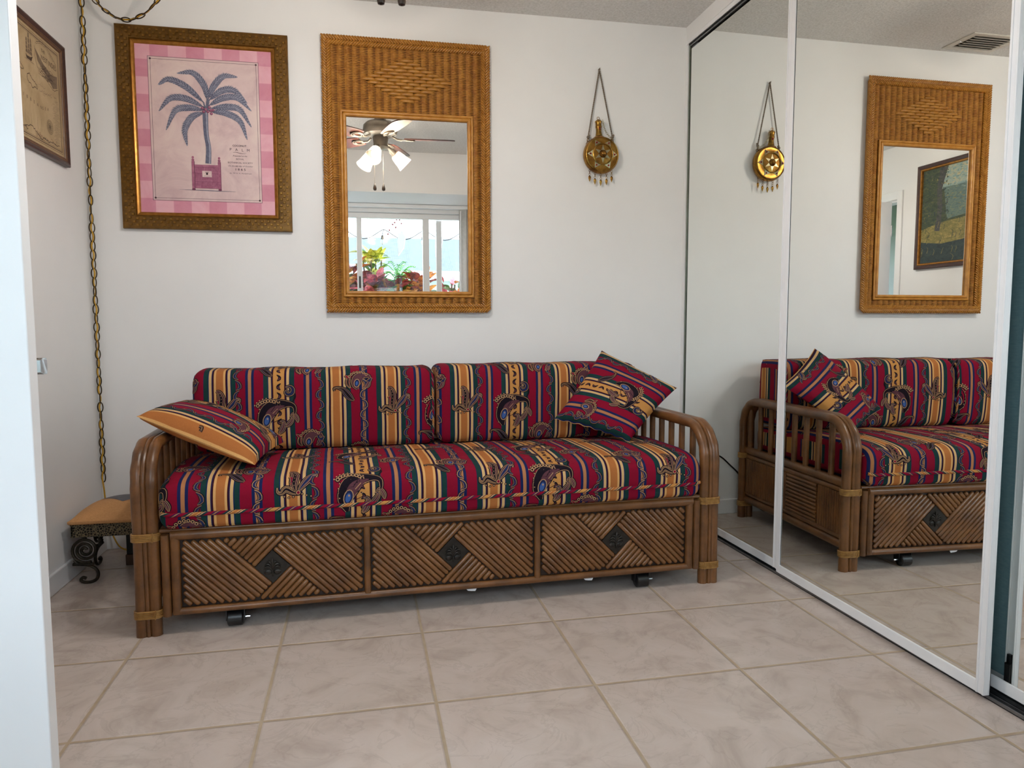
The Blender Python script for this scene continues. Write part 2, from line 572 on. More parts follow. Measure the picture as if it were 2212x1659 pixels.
rows = []
for i, p in enumerate(pr):
    rows.append([(p[0] + dx_ * 0.55, p[1] + dy_, p[2] + dz_) for dx_, dy_, dz_ in ((0.006, 0.006, 0.012), (0.002, 0.009, 0.016), (-0.006, 0.006, 0.0165), (-0.010, -0.004, 0.012), (-0.010, -0.004, -0.012), (-0.006, 0.006, -0.0165), (0.002, 0.009, -0.016), (0.006, 0.006, -0.012))])
k0 = hb.grid(rows, cv=True)
hb.face([k0 + 48 + i for i in range(8)])
hb.face([k0 + i for i in range(8)][::-1])
hb.build('lever', M['chrome'], hd)
# ------------------------------------------------------------------ window (seen in the wicker mirror)
root = thing('window_1', 'wide white sliding window reflected in the wicker mirror', 'window', (0, YF, WZ0))
root['kind'] = 'structure'
def wbox(nm, x0, x1, z0, z1, y0=-0.075, y1=-0.02, m=None, par=None):
    b = MB(); b.box(x0, x1, y0, y1, z0 - WZ0, z1 - WZ0)
    return b.build(nm, m or M['white'], par or root, bevel=0.003)
glass = bpy.data.materials.new('window_glass'); glass.use_nodes = True
g = glass.node_tree; g.nodes.remove(g.nodes['Principled BSDF'])
tr = g.nodes.new('ShaderNodeBsdfTransparent'); gl = g.nodes.new('ShaderNodeBsdfGlossy'); mx = g.nodes.new('ShaderNodeMixShader')
tr.inputs[0].default_value = (0.95, 0.97, 0.96, 1); gl.inputs['Roughness'].default_value = 0.0
mx.inputs[0].default_value = 0.05
g.links.new(tr.outputs[0], mx.inputs[1]); g.links.new(gl.outputs[0], mx.inputs[2]); g.links.new(mx.outputs[0], g.nodes['Material Output'].inputs[0])
wbox('frame_head', WX0, WX1, WZ1 - 0.05, WZ1, -0.1, 0.012)
wbox('sash_rail', WX0 + 0.05, WX1 - 0.05, 1.985, WZ1 - 0.052)
wbox('frame_sill', WX0, WX1, WZ0, WZ0 + 0.05, -0.1, 0.03)
wbox('frame_side', WX0, WX0 + 0.05, WZ0 + 0.05, WZ1 - 0.05, -0.1, 0.006)
wbox('frame_side', WX1 - 0.05, WX1, WZ0 + 0.05, WZ1 - 0.05, -0.1, 0.006)
st = wbox('sash_stile', -0.113, -0.066, WZ0 + 0.05, 1.985)
wbox('latch', -0.098, -0.082, 1.335, 1.445, -0.02, -0.012, M['black'], st)
wbox('sash_stile', 0.500, 0.560, WZ0 + 0.05, 1.985)
wbox('sash_stile', 0.632, 0.684, WZ0 + 0.05, 1.985, -0.098, -0.078)
wbox('pane', WX0 + 0.05, -0.115, WZ0 + 0.05, 1.985, -0.05, -0.046, glass)
wbox('pane', -0.064, 0.498, WZ0 + 0.05, 1.985, -0.05, -0.046, glass)
wbox('pane', 0.562, WX1 - 0.05, WZ0 + 0.05, 1.985, -0.090, -0.086, glass)
# vertical blind stack
root = thing('vertical_blind', 'stack of grey-white vertical blind slats beside the reflected window', 'blind', (0.93, YF + 0.078, 0.75))
b = MB(); b.box(-1.9, 0.12, -0.02, 0.02, 1.32, 1.35); b.build('head_rail', M['white'], root)
M['blind'] = noisy('blind_vinyl', '#c9c4bf', '#d6d2cd', 30, 0.5)
for i in range(8):
    b = MB()
    rows = []
    for j in range(6):
        u = j / 5 - 0.5
        rows.append([(u * 0.012 + 0.004 * math.cos(u * PI), u * 0.085, z) for z in (0.0, 1.32)])
    b.grid(rows)
    o = b.build('slat', M['blind'], root, loc=(-0.06 + i * 0.022, 0.0, 0), rot=(0, 0, -0.75))
    sm = o.modifiers.new('solid', 'SOLIDIFY'); sm.thickness = 0.0015
b = MB(); b.tube([(-0.085, 0.045, 0.1), (-0.085, 0.045, 1.3)], 0.004, 8); b.build('wand', M['white'], root)
# frame of the window in the next room
root = thing('window_2', 'bright window of the next room, glimpsed through the left doorway', 'window', (-3.1, -2.81, 0.95))
root['kind'] = 'structure'
for nm, y0, y1, z0, z1 in (('frame_head', -0.43, 0.43, 0.91, 0.97), ('frame_sill', -0.43, 0.43, -0.04, 0.0), ('frame_side', -0.43, -0.39, 0, 0.91), ('frame_side', 0.39, 0.43, 0, 0.91)):
    b = MB(); b.box(-0.06, 0.012, y0, y1, z0, z1); b.build(nm, M['white'], root)
b = MB(); b.box(-0.05, -0.046, -0.39, 0.39, 0, 0.91); b.build('pane', glass, root)

# ================================================================== DAYBED (own frame: s along the front, v to the back, z up)
SA = Vector((-0.7523, -1.021, 0.0))
SROT = 0.04626
def srot(s, v, z):
    return SA + Vector((math.cos(SROT) * s - math.sin(SROT) * v, math.sin(SROT) * s + math.cos(SROT) * v, z))
LEN = 2.054
bed = thing('daybed', 'brown rattan daybed with diagonal-reed front and arched arms', 'daybed', SA, SROT)
ARC_R, ZTOP, DEP = 0.125, 0.625, 0.872
def arch(v0, v1, ztop, R, n=12):
    p = [(v0, 0.0), (v0, 0.15), (v0, 0.3), (v0, 0.42)]
    for i in range(n + 1):
        a = PI - (PI / 2) * i / n
        p.append((v0 + R + R * math.cos(a), ztop - R + R * math.sin(a)))
    p.append(((v0 + v1) / 2, ztop))
    for i in range(n + 1):
        a = PI / 2 - (PI / 2) * i / n
        p.append((v1 - R + R * math.cos(a), ztop - R + R * math.sin(a)))
    p += [(v1, 0.42), (v1, 0.3), (v1, 0.15), (v1, 0.0)]
    return p
def make_arm(s0, mirror):
    """s0 = outer side; the arm spans 0.08 inward"""
    sg = -1 if mirror else 1
    S = lambda q: s0 + sg * q
    b = MB()
    pr = 0.0195
    for q in (0.0198, 0.0605):
        pts = arch(0.021, DEP - 0.021, ZTOP - 0.018, ARC_R)
        rad = [pr * (0.97 + 0.05 * math.sin(i * 1.7 + q * 90)) for i in range(len(pts))]
        b.tube([(S(q), v, z) for v, z in pts], rad, 14)
    for off in (0.0115,):
        pts = arch(0.021 - off, DEP - 0.021 + off, ZTOP - 0.018 + off, ARC_R + off)
        b.tube([(S(0.0402), v, z) for v, z in pts], 0.0068, 8)
        pts = arch(0.021 + off, DEP - 0.021 - off, ZTOP - 0.018 - off, ARC_R - off)
        b.tube([(S(0.0402), v, z) for v, z in pts], 0.0068, 8)
    arm = b.build('arm', M['rattan'], bed)
    # rails
    for nm, z, r in (('arm_rail', 0.350, 0.019), ('arm_rail', 0.319, 0.013), ('arm_rail', 0.127, 0.013), ('arm_rail', 0.096, 0.019)):
        b = MB(); b.tube([(S(0.040), 0.035, z), (S(0.040), DEP - 0.035, z)], r, 12)
        b.build(nm, M['rattan'], arm)
    for i in range(9):
        v = 0.060 + i * (DEP - 0.12) / 8
        top = ZTOP - 0.036
        e = min(v - 0.021, DEP - 0.021 - v)
        if e < ARC_R:
            top = ZTOP - 0.018 - ARC_R + math.sqrt(max(ARC_R ** 2 - (ARC_R - e) ** 2, 0)) - 0.012
        b = MB(); b.tube([(S(0.040), v, 0.355), (S(0.040), v, top)], 0.0125, 10)
        b.build('spindle', M['rattan'], arm)
    # reeded panel: upright reeds, a middle field of level reeds, upright reeds
    b = MB()
    b.box(min(S(0.034), S(0.046)), max(S(0.034), S(0.046)), 0.04, DEP - 0.04, 0.125, 0.32, 1)
    n = 11
    for a0, a1 in ((0.042, 0.228), (0.482, DEP - 0.042)):
        k = int((a1 - a0) / 0.0165)
        for j in range(k):
            v = a0 + (j + 0.5) * (a1 - a0) / k
            for q in (0.033, 0.047):
                b.tube([(S(q), v, 0.137), (S(q), v, 0.309)], 0.0078, 8)
    for j in range(10):
        z = 0.146 + j * 0.0172
        for q in (0.033, 0.047):
            b.tube([(S(q), 0.236, z), (S(q), 0.474, z)], 0.0080, 8)
    b.build('side_panel', [M['rattan'], M['rattanb']], arm)
    # rattan bindings
    for v in (0.021, DEP - 0.021):
        for zc, nr in ((0.3235, 5), (0.073, 5)):
            b = MB()
            for j in range(nr):
                z = zc + (j - (nr - 1) / 2) * 0.0052
                loop = []
                for kx in range(28):
                    a = 2 * PI * kx / 28
                    ca, sa = math.cos(a), math.sin(a)
                    x = 0.0402 + (0.0203 if ca > 0 else -0.0203) * (1 if abs(ca) > 0.35 else abs(ca) / 0.35)
                    ex = 0.0215
                    loop.append((S(x + ex * ca), v + ex * 1.02 * sa, z))
                b.tube(loop, 0.0031, 6, closed=True)
            for kx, dz in ((0.058, 0.0), (0.062, 0.004), (0.066, -0.003)):
                if v < 0.1:
                    b.tube([(S(kx - 0.003), v - 0.0236, zc - 0.012 + dz), (S(kx + 0.003), v - 0.0242, zc + 0.012 + dz)], 0.0016, 5)
            b.build('rattan_binding', M['binding'], arm)
make_arm(0.0, False)
make_arm(LEN, True)

# front panel on casters
S0, S1, PZ0, PZ1 = 0.0845, 1.9715, 0.062, 0.340
b = MB()
b.box(S0 + 0.02, S1 - 0.02, 0.022, 0.036, PZ0 + 0.005, PZ1 - 0.008, 1)
b.tube([(S0 + 0.030, 0.016, PZ1 - 0.0165), (S1 - 0.030, 0.016, PZ1 - 0.0165)], 0.0165, 14)
b.tube([(S0 + 0.030, 0.016, PZ0 + 0.0105), (S1 - 0.030, 0.016, PZ0 + 0.0105)], 0.0125, 14)
b.tube([(S0 + 0.041, 0.016, PZ0 + 0.004), (S0 + 0.041, 0.016, PZ1 - 0.006)], 0.0150, 14)
b.tube([(S1 - 0.041, 0.016, PZ0 + 0.004), (S1 - 0.041, 0.016, PZ1 - 0.006)], 0.0150, 14)
front = b.build('front_panel', [M['rattan'], M['rattanb']], bed)
for s in (S0 + 0.0125, S1 - 0.0125):
    b = MB(); b.tube([(s, 0.012, PZ0), (s, 0.012, 0.2), (s, 0.012, PZ1 - 0.012)], [0.0135, 0.0130, 0.0135], 14)
    b.build('end_post', M['rattan'], front)
for s in (0.729, 1.331):
    b = MB(); b.tube([(s, 0.014, PZ0 + 0.018), (s, 0.014, PZ1 - 0.025)], 0.0115, 12)
    b.build('divider_post', M['rattan'], front)
# long bearer under the cushion
b = MB()
b.tube([(0.082, 0.020, 0.3385), (1.972, 0.020, 0.3385)], 0.0078, 10)
b.box(0.08, 1.974, 0.04, DEP - 0.05, 0.318, 0.344)
b.tube([(0.06, DEP - 0.03, 0.33), (1.994, DEP - 0.03, 0.33)], 0.019, 12)
b.tube([(0.06, DEP - 0.03, 0.11), (1.994, DEP - 0.03, 0.11)], 0.019, 12)
b.build('seat_deck', M['rattan'], bed)

def slats(s0, s1, z0, z1, mc):
    """pinwheel of half-round slats round a diamond at mc"""
    b = MB()
    h = 0.0405
    pitch, r = 0.0171, 0.0085
    c45 = math.sqrt(0.5)
    def toP(p, q):                      # p runs down-right, q up-right
        return (mc[0] + (p + q) * c45, mc[1] + (q - p) * c45)
    def clip(f, lo, hi, q):
        # interval of p where the point is inside the bay
        pts = [lo + (hi - lo) * i / 600 for i in range(601)]
        ins = [p for p in pts if s0 + r * 0.7 <= f(p, q)[0] <= s1 - r * 0.7 and z0 + r * 0.6 <= f(p, q)[1] <= z1 - r * 0.6]
        return (ins[0], ins[-1]) if len(ins) > 4 else None
    def slat(A, B):
        A, B = Vector((A[0], 0.0165, A[1])), Vector((B[0], 0.0165, B[1]))
        L = (B - A).length
        if L < 0.012:
            return
        d = (B - A) / L
        e = min(0.006, L * 0.3)
        b.tube([A, A + d * e * 0.35, A + d * e, B - d * e, B - d * e * 0.35, B], [r * 0.45, r * 0.8, r, r, r * 0.8, r * 0.45], 10)
    swap = lambda p, q: toP(q, p)
    for k in range(30):
        o = h + (k + 0.5) * pitch
        for f, q, lo, hi in ((toP, -o, -1, h - 0.002), (toP, o, -h + 0.002, 1), (swap, -o, -h + 0.002, 1), (swap, o, -1, h - 0.002)):
            c = clip(f, lo, hi, q)
            if c:
                slat(f(c[0], q), f(c[1], q))
    b.build('slat_field', M['rattand'], front)
    # pewter medallion with a raised palm
    b = MB()
    R = Matrix.Translation((mc[0], 0.018, mc[1])) @ Matrix.Rotation(PI / 4, 4, 'Y')
    b.box(-h + 0.001, h - 0.001, -0.006, 0.004, -h + 0.001, h - 0.001, 0, R)
    y = 0.011
    def leaf(pts, w):
        p = spl([(mc[0] + a, y - 0.001 - c, mc[1] + d) for a, d, c in pts], 9)
        b.tube(p, [w * f for f in (0.3, 0.7, 0.9, 1, 1, 0.95, 0.8, 0.55, 0.15)], 8)
    base = (0.0, -0.014)
    for sx in (-1, 1):
        leaf([(0, -0.014, 0), (sx * 0.010, -0.001, 0.002), (sx * 0.020, 0.0005, 0.002), (sx * 0.027, -0.007, 0)], 0.0034)
        leaf([(0, -0.012, 0), (sx * 0.008, 0.006, 0.002), (sx * 0.017, 0.010, 0.002), (sx * 0.026, 0.003, 0)], 0.0034)
        leaf([(0, -0.010, 0), (sx * 0.005, 0.010, 0.002), (sx * 0.010, 0.018, 0.002), (sx * 0.018, 0.015, 0)], 0.0032)
        b.ell((mc[0] + sx * 0.0145, y + 0.001, mc[1] - 0.018), 0.0125, 0.0035, 0.0095, n=12, k=8)
    leaf([(0, -0.008, 0), (0.0003, 0.008, 0.002), (0, 0.020, 0.002), (0, 0.031, 0)], 0.0045)
    leaf([(0, -0.012, 0), (0, -0.022, 0.001), (0.0004, -0.028, 0.001), (0.001, -0.033, 0)], 0.0026)
    o = b.build('medallion', M['pewter'], front)
    o['label'] = 'dark pewter diamond with a raised palm'
for s0, s1, mx_ in ((S0 + 0.056, 0.7175, 0.4215), (0.7405, 1.3195, 1.024), (1.3425, S1 - 0.056, 1.634)):
    slats(s0, s1, PZ0 + 0.023, PZ1 - 0.033, (mx_, 0.1975))
for s in (0.298, 1.022, 1.748):
    b = MB()
    vc = 0.040 if s != 1.022 else 0.40
    b.lathe([(0.003, -0.025), (0.021, -0.025), (0.026, -0.021), (0.026, 0.021), (0.021, 0.025), (0.003, 0.025)], 20, Matrix.Translation((s, vc, 0.026)) @ Matrix.Rotation(PI / 2, 4, 'Y'))
    b.box(s - 0.030, s - 0.0265, vc - 0.010, vc + 0.022, 0.02, 0.075)
    b.box(s + 0.0265, s + 0.030, vc - 0.010, vc + 0.022, 0.02, 0.075)
    b.box(s - 0.03, s + 0.03, vc - 0.02, vc + 0.05, 0.070, 0.078)
    b.build('caster', M['black'], front)
    b = MB(); b.tube([(s + 0.025, vc, 0.026), (s + 0.045, vc, 0.026)], 0.0035, 8); b.build('axle_bolt', M['chrome'], front)
M['paper'] = mat('torn_white_paper', '#e8eaee', 0.7)
for s in (1.09, 1.53):
    b = MB()
    pts = [(-0.020, 0.0), (-0.012, -0.008), (0.0, -0.010), (0.014, -0.011), (0.019, -0.003), (0.016, 0.004), (-0.015, 0.004)]
    k0 = [b.vert((s + a, 0.024, PZ0 - 0.004 + c)) for a, c in pts]
    k1 = [b.vert((s + a, 0.0252, PZ0 - 0.004 + c)) for a, c in pts]
    b.face(k0); b.face(k1[::-1])
    for i in range(7):
        b.face((k0[i], k0[(i + 1) % 7], k1[(i + 1) % 7], k1[i]))
    b.build('paper_tag', M['paper'], front)
b = MB(); b.box(S0 + 0.1, S1 - 0.1, 0.05, 0.68, 0.078, 0.098); b.build('trundle_board', M['rattanb'], front)

# ================================================================== printed paisleys
class Print:
    """ribbons in fabric coordinates (ds, dt) -> list of (quad, layer, colour)"""
    def __init__(self):
        self.q = []
    def rib(self, pts, w, col, layer, n=None):
        n = n or max(5, 3 * len(pts))
        P = spl(pts, n)
        W = [q[0] for q in spl([(x,) for x in w], n)]
        L = []
        for i in range(n):
            a, c = P[max(i - 1, 0)], P[min(i + 1, n - 1)]
            tx, ty = c[0] - a[0], c[1] - a[1]
            l = math.hypot(tx, ty) or 1
            nx, ny = -ty / l, tx / l
            ww = max(W[i], 0.0002) / 2
            L.append(((P[i][0] + nx * ww, P[i][1] + ny * ww), P[i], (P[i][0] - nx * ww, P[i][1] - ny * ww)))
        for i in range(n - 1):
            self.q.append(((L[i][0], L[i + 1][0], L[i + 1][1], L[i][1]), layer, col))
            self.q.append(((L[i][1], L[i + 1][1], L[i + 1][2], L[i][2]), layer, col))
    def dot(self, c, rx, ry, col, layer, n=10, ang=0.0):
        ca, sa = math.cos(ang), math.sin(ang)
        ring = [(c[0] + ca * rx * math.cos(2 * PI * k / n) - sa * ry * math.sin(2 * PI * k / n),
                 c[1] + sa * rx * math.cos(2 * PI * k / n) + ca * ry * math.sin(2 * PI * k / n)) for k in range(n)]
        for k in range(0, n, 2):
            self.q.append(((c, ring[k], ring[(k + 1) % n], ring[(k + 2) % n]), layer, col))
    def paisley(self, pts, w, fill=BROWN, line=BEIGE, core=None, dots=False):
        self.rib(pts, [x + 0.0075 for x in w], DARK, 0)
        self.rib(pts, [x + 0.0005 for x in w], line, 1)
        self.rib(pts, [max(x - 0.0028, 0.0004) for x in w], DARK, 2)
        self.rib(pts, [max(x - 0.0062, 0.0003) for x in w], fill, 2.5)
        if core:
            self.rib(pts[:-1], [max(x * 0.55 - 0.001, 0.0004) for x in w[:-1]], line, 3)
            self.rib(pts[:-1], [max(x * 0.55 - 0.0034, 0.0003) for x in w[:-1]], core, 4)
        if dots:
            P = spl(pts, 11)
            for p in P[2:8]:
                self.dot(p, 0.0016, 0.0016, line, 5, 6)
def motif_big():
    p = Print()
    p.paisley([(-0.052, -0.075), (-0.060, -0.035), (-0.042, 0.010), (-0.010, 0.036), (0.030, 0.040), (0.056, 0.030), (0.060, 0.005), (0.052, -0.012)],
              [0.012, 0.046, 0.062, 0.046, 0.024, 0.015, 0.010, 0.003], DARK, BEIGE)
    p.rib([(-0.050, -0.060), (-0.052, -0.030), (-0.036, 0.008), (-0.008, 0.030), (0.024, 0.036)], [0.004, 0.034, 0.044, 0.028, 0.004], DARK, 3)
    p.rib([(-0.046, -0.052), (-0.046, -0.026), (-0.030, 0.006), (-0.004, 0.026), (0.020, 0.033)], [0.003, 0.026, 0.034, 0.020, 0.003], BROWN, 3.5)
    for k in range(5):
        a = -0.5 + k * 0.42
        p.rib([(-0.040 + 0.02 * math.cos(a), -0.02 + 0.03 * math.sin(a)), (-0.028 + 0.03 * math.cos(a), -0.006 + 0.04 * math.sin(a))], [0.0022, 0.0022], BEIGE if k % 2 else DARK, 4, 4)
    p.dot((-0.048, -0.026), 0.0165, 0.027, BEIGE, 4, 14, -0.25)
    p.dot((-0.048, -0.026), 0.0135, 0.0235, NAVY, 5, 14, -0.25)
    p.dot((-0.049, -0.028), 0.0085, 0.0165, BLUE, 6, 12, -0.25)
    p.dot((-0.046, -0.020), 0.003, 0.004, BEIGE, 7, 8)
    for i in range(9):                                     # lace crown
        a = 2.5 - i * 0.22
        c = (-0.040 + 0.052 * math.cos(a), 0.004 + 0.050 * math.sin(a))
        p.dot(c, 0.0105, 0.0105, DARK, 0)
        p.dot(c, 0.0072, 0.0072, BEIGE, 3, 8)
        p.dot(c, 0.0040, 0.0040, DARK, 4, 8)
        c2 = (-0.040 + 0.062 * math.cos(a + 0.1), 0.004 + 0.060 * math.sin(a + 0.1))
        p.dot(c2, 0.0028, 0.0028, BEIGE, 3, 6)
    p.paisley([(0.036, 0.098), (0.026, 0.088), (0.034, 0.078), (0.050, 0.082), (0.054, 0.098), (0.044, 0.110), (0.026, 0.108)],
              [0.004, 0.010, 0.013, 0.016, 0.014, 0.010, 0.003], NAVY, BEIGE)
    p.rib([(0.054, 0.098), (0.062, 0.070), (0.052, 0.046)], [0.006, 0.009, 0.004], DARK, 0)
    for c, s, an in (((0.006, -0.058), 1.0, 0.8), ((0.036, -0.036), 0.9, 0.5), ((0.062, -0.020), 0.8, 1.6)):
        ca, sa = math.cos(an), math.sin(an)
        q = [(-0.024, -0.010), (-0.006, -0.008), (0.014, 0.0), (0.024, 0.012), (0.016, 0.022)]
        p.paisley([(c[0] + s * (ca * x - sa * y), c[1] + s * (sa * x + ca * y)) for x, y in q], [0.006 * s, 0.020 * s, 0.018 * s, 0.010 * s, 0.003], NAVY, BEIGE, BROWN)
    for i in range(6):
        p.dot((-0.076 - 0.004 * math.sin(i), 0.020 - i * 0.016), 0.0042, 0.0042, DARK, 0, 6)
        p.dot((-0.076 - 0.004 * math.sin(i), 0.020 - i * 0.016), 0.0024, 0.0024, BEIGE, 1, 6)
    return p
def motif_flower():
    p = Print()
    p.paisley([(-0.004, -0.034), (-0.010, -0.006), (-0.006, 0.028), (-0.014, 0.054), (-0.026, 0.060)], [0.006, 0.024, 0.026, 0.016, 0.003], BROWN, BEIGE, DARK, True)
    p.paisley([(0.004, -0.034), (0.018, -0.014), (0.036, 0.006), (0.048, 0.024), (0.062, 0.024), (0.062, 0.012)], [0.006, 0.018, 0.024, 0.014, 0.008, 0.003], BROWN, BEIGE, NAVY)
    p.paisley([(0.010, -0.040), (-0.012, -0.034), (-0.034, -0.022), (-0.048, -0.034), (-0.060, -0.030), (-0.062, -0.016)], [0.006, 0.016, 0.020, 0.012, 0.008, 0.003], OLIVE, BEIGE, DARK)
    p.paisley([(-0.020, -0.010), (-0.014, 0.010), (-0.024, 0.024)], [0.004, 0.015, 0.003], CRIM, BEIGE)
    p.dot((0.004, -0.036), 0.0095, 0.0095, DARK, 3)
    p.dot((0.004, -0.036), 0.0072, 0.0072, BEIGE, 6, 10)
    p.dot((0.004, -0.036), 0.0048, 0.0048, CRIM, 7, 8)
    for i in range(7):
        p.dot((-0.040 + i * 0.014, -0.046 - 0.005 * math.sin(i * 1.3)), 0.0050, 0.0050, DARK, 0, 6)
        p.dot((-0.040 + i * 0.014, -0.046 - 0.005 * math.sin(i * 1.3)), 0.0026, 0.0026, BEIGE, 1, 6)
    return p
def motif_drop():
    p = Print()
    p.paisley([(0.034, -0.028), (0.018, -0.016), (0.002, 0.004), (-0.012, 0.018), (-0.034, 0.024), (-0.046, 0.020), (-0.044, 0.010)],
              [0.006, 0.024, 0.026, 0.016, 0.006, 0.005, 0.003], NAVY, OLIVE, DARK)
    return p
def motif_crown():
    p = Print()
    p.paisley([(-0.002, -0.036), (-0.008, -0.016), (0.0, 0.008), (0.020, 0.022), (0.044, 0.018), (0.054, 0.0)], [0.008, 0.034, 0.040, 0.026, 0.014, 0.003], BROWN, BEIGE)
    p.dot((-0.004, -0.010), 0.012, 0.018, BEIGE, 4, 12, -0.2)
    p.dot((-0.004, -0.010), 0.0095, 0.0150, NAVY, 5, 12, -0.2)
    p.dot((-0.004, -0.011), 0.0050, 0.0090, BLUE, 6, 10, -0.2)
    p.paisley([(0.026, -0.030), (0.038, -0.020), (0.044, -0.004), (0.058, 0.010)], [0.006, 0.020, 0.018, 0.004], NAVY, BEIGE, BROWN)
    p.paisley([(-0.030, -0.030), (-0.040, -0.012), (-0.038, 0.010), (-0.052, 0.022)], [0.006, 0.018, 0.016, 0.004], CRIM, BEIGE, DARK)
    for i in range(8):
        a = 2.9 - i * 0.30
        c = (0.004 + 0.044 * math.cos(a), -0.006 + 0.044 * math.sin(a))
        p.dot(c, 0.0085, 0.0085, DARK, 0, 8); p.dot(c, 0.0058, 0.0058, BEIGE, 3, 8); p.dot(c, 0.0032, 0.0032, DARK, 4, 6)
    return p
def motif_vine(L, line=OLIVE):
    p = Print()
    k = int(L / 0.042)
    for i in range(k):
        t = i * 0.042
        sg = 1 if i % 2 else -1
        p.rib([(0.004 * sg, t), (-0.010 * sg, t + 0.010), (-0.006 * sg, t + 0.028), (0.008 * sg, t + 0.040)], [0.005, 0.018, 0.016, 0.004], DARK, 0, 7)
        p.rib([(0.004 * sg, t), (-0.010 * sg, t + 0.010), (-0.006 * sg, t + 0.028), (0.008 * sg, t + 0.040)], [0.003, 0.0115, 0.010, 0.002], line, 1, 7)
        p.rib([(0.003 * sg, t + 0.002), (-0.010 * sg, t + 0.010), (-0.006 * sg, t + 0.027), (0.007 * sg, t + 0.037)], [0.001, 0.0080, 0.0065, 0.001], NAVY, 2, 7)
    return p
def motif_buds(L):
    p = Print()
    for i in range(int(L / 0.036)):
        t = i * 0.036
        sg = 1 if i % 2 else -1
        p.rib([(0.006 * sg, t), (-0.003 * sg, t + 0.008), (-0.002 * sg, t + 0.018), (0.008 * sg, t + 0.026)], [0.004, 0.0125, 0.010, 0.003], DARK, 0, 7)
        p.rib([(0.004 * sg, t + 0.003), (-0.003 * sg, t + 0.009), (-0.001 * sg, t + 0.016)], [0.001, 0.006, 0.001], BROWN, 1, 6)
    return p
MOT = dict(big=motif_big(), flower=motif_flower(), drop=motif_drop(), crown=motif_crown())
VREP = 0.300
def print_on(mb, surf, sB, s0, s1, t0, t1, toff=0.0, scale=1.0):
    """lay the repeat over a surface; sB is the s of one B band; surf(s, t) -> (point, normal) or None"""
    jobs = []
    k = -6
    while sB + k * 3 * BP < s1 + 0.4:
        base = sB + k * 3 * BP
        k += 1
        if base < s0 - 0.6:
            continue
        r = -4
        while toff + r * VREP < t1 + 0.2:
            t = toff + r * VREP
            r += 1
            if t < t0 - 0.3:
                continue
            jobs += [(MOT['big'], base, t), (MOT['drop'], base - 0.060, t - 0.118), (MOT['flower'], base - BP + 0.012, t + 0.035),
                     (MOT['drop'], base + BP + 0.038, t + 0.075), (MOT['crown'], base + BP + 0.088, t + 0.128), (MOT['crown'], base + 0.115, t + 0.190)]
        L = t1 - t0
        jobs += [(motif_vine(L), base + BP - 0.064, t0), (motif_vine(L), base - BP + 0.066, t0), (motif_buds(L), base, t0),
                 (motif_vine(L, BEIGE), base + 1.5 * BP, t0)]
    for pr, cs, ct in jobs:
        for quad, layer, col in pr.q:
            pts = []
            for a, c in quad:
                q = surf(cs + a * scale, ct + c * scale)
                if q is None:
                    pts = None
                    break
                pts.append(q[0] + q[1] * (0.0005 + layer * 0.00022))
            if pts:
                ids = [mb.vert(p) for p in pts]
                mb.face(ids, col)

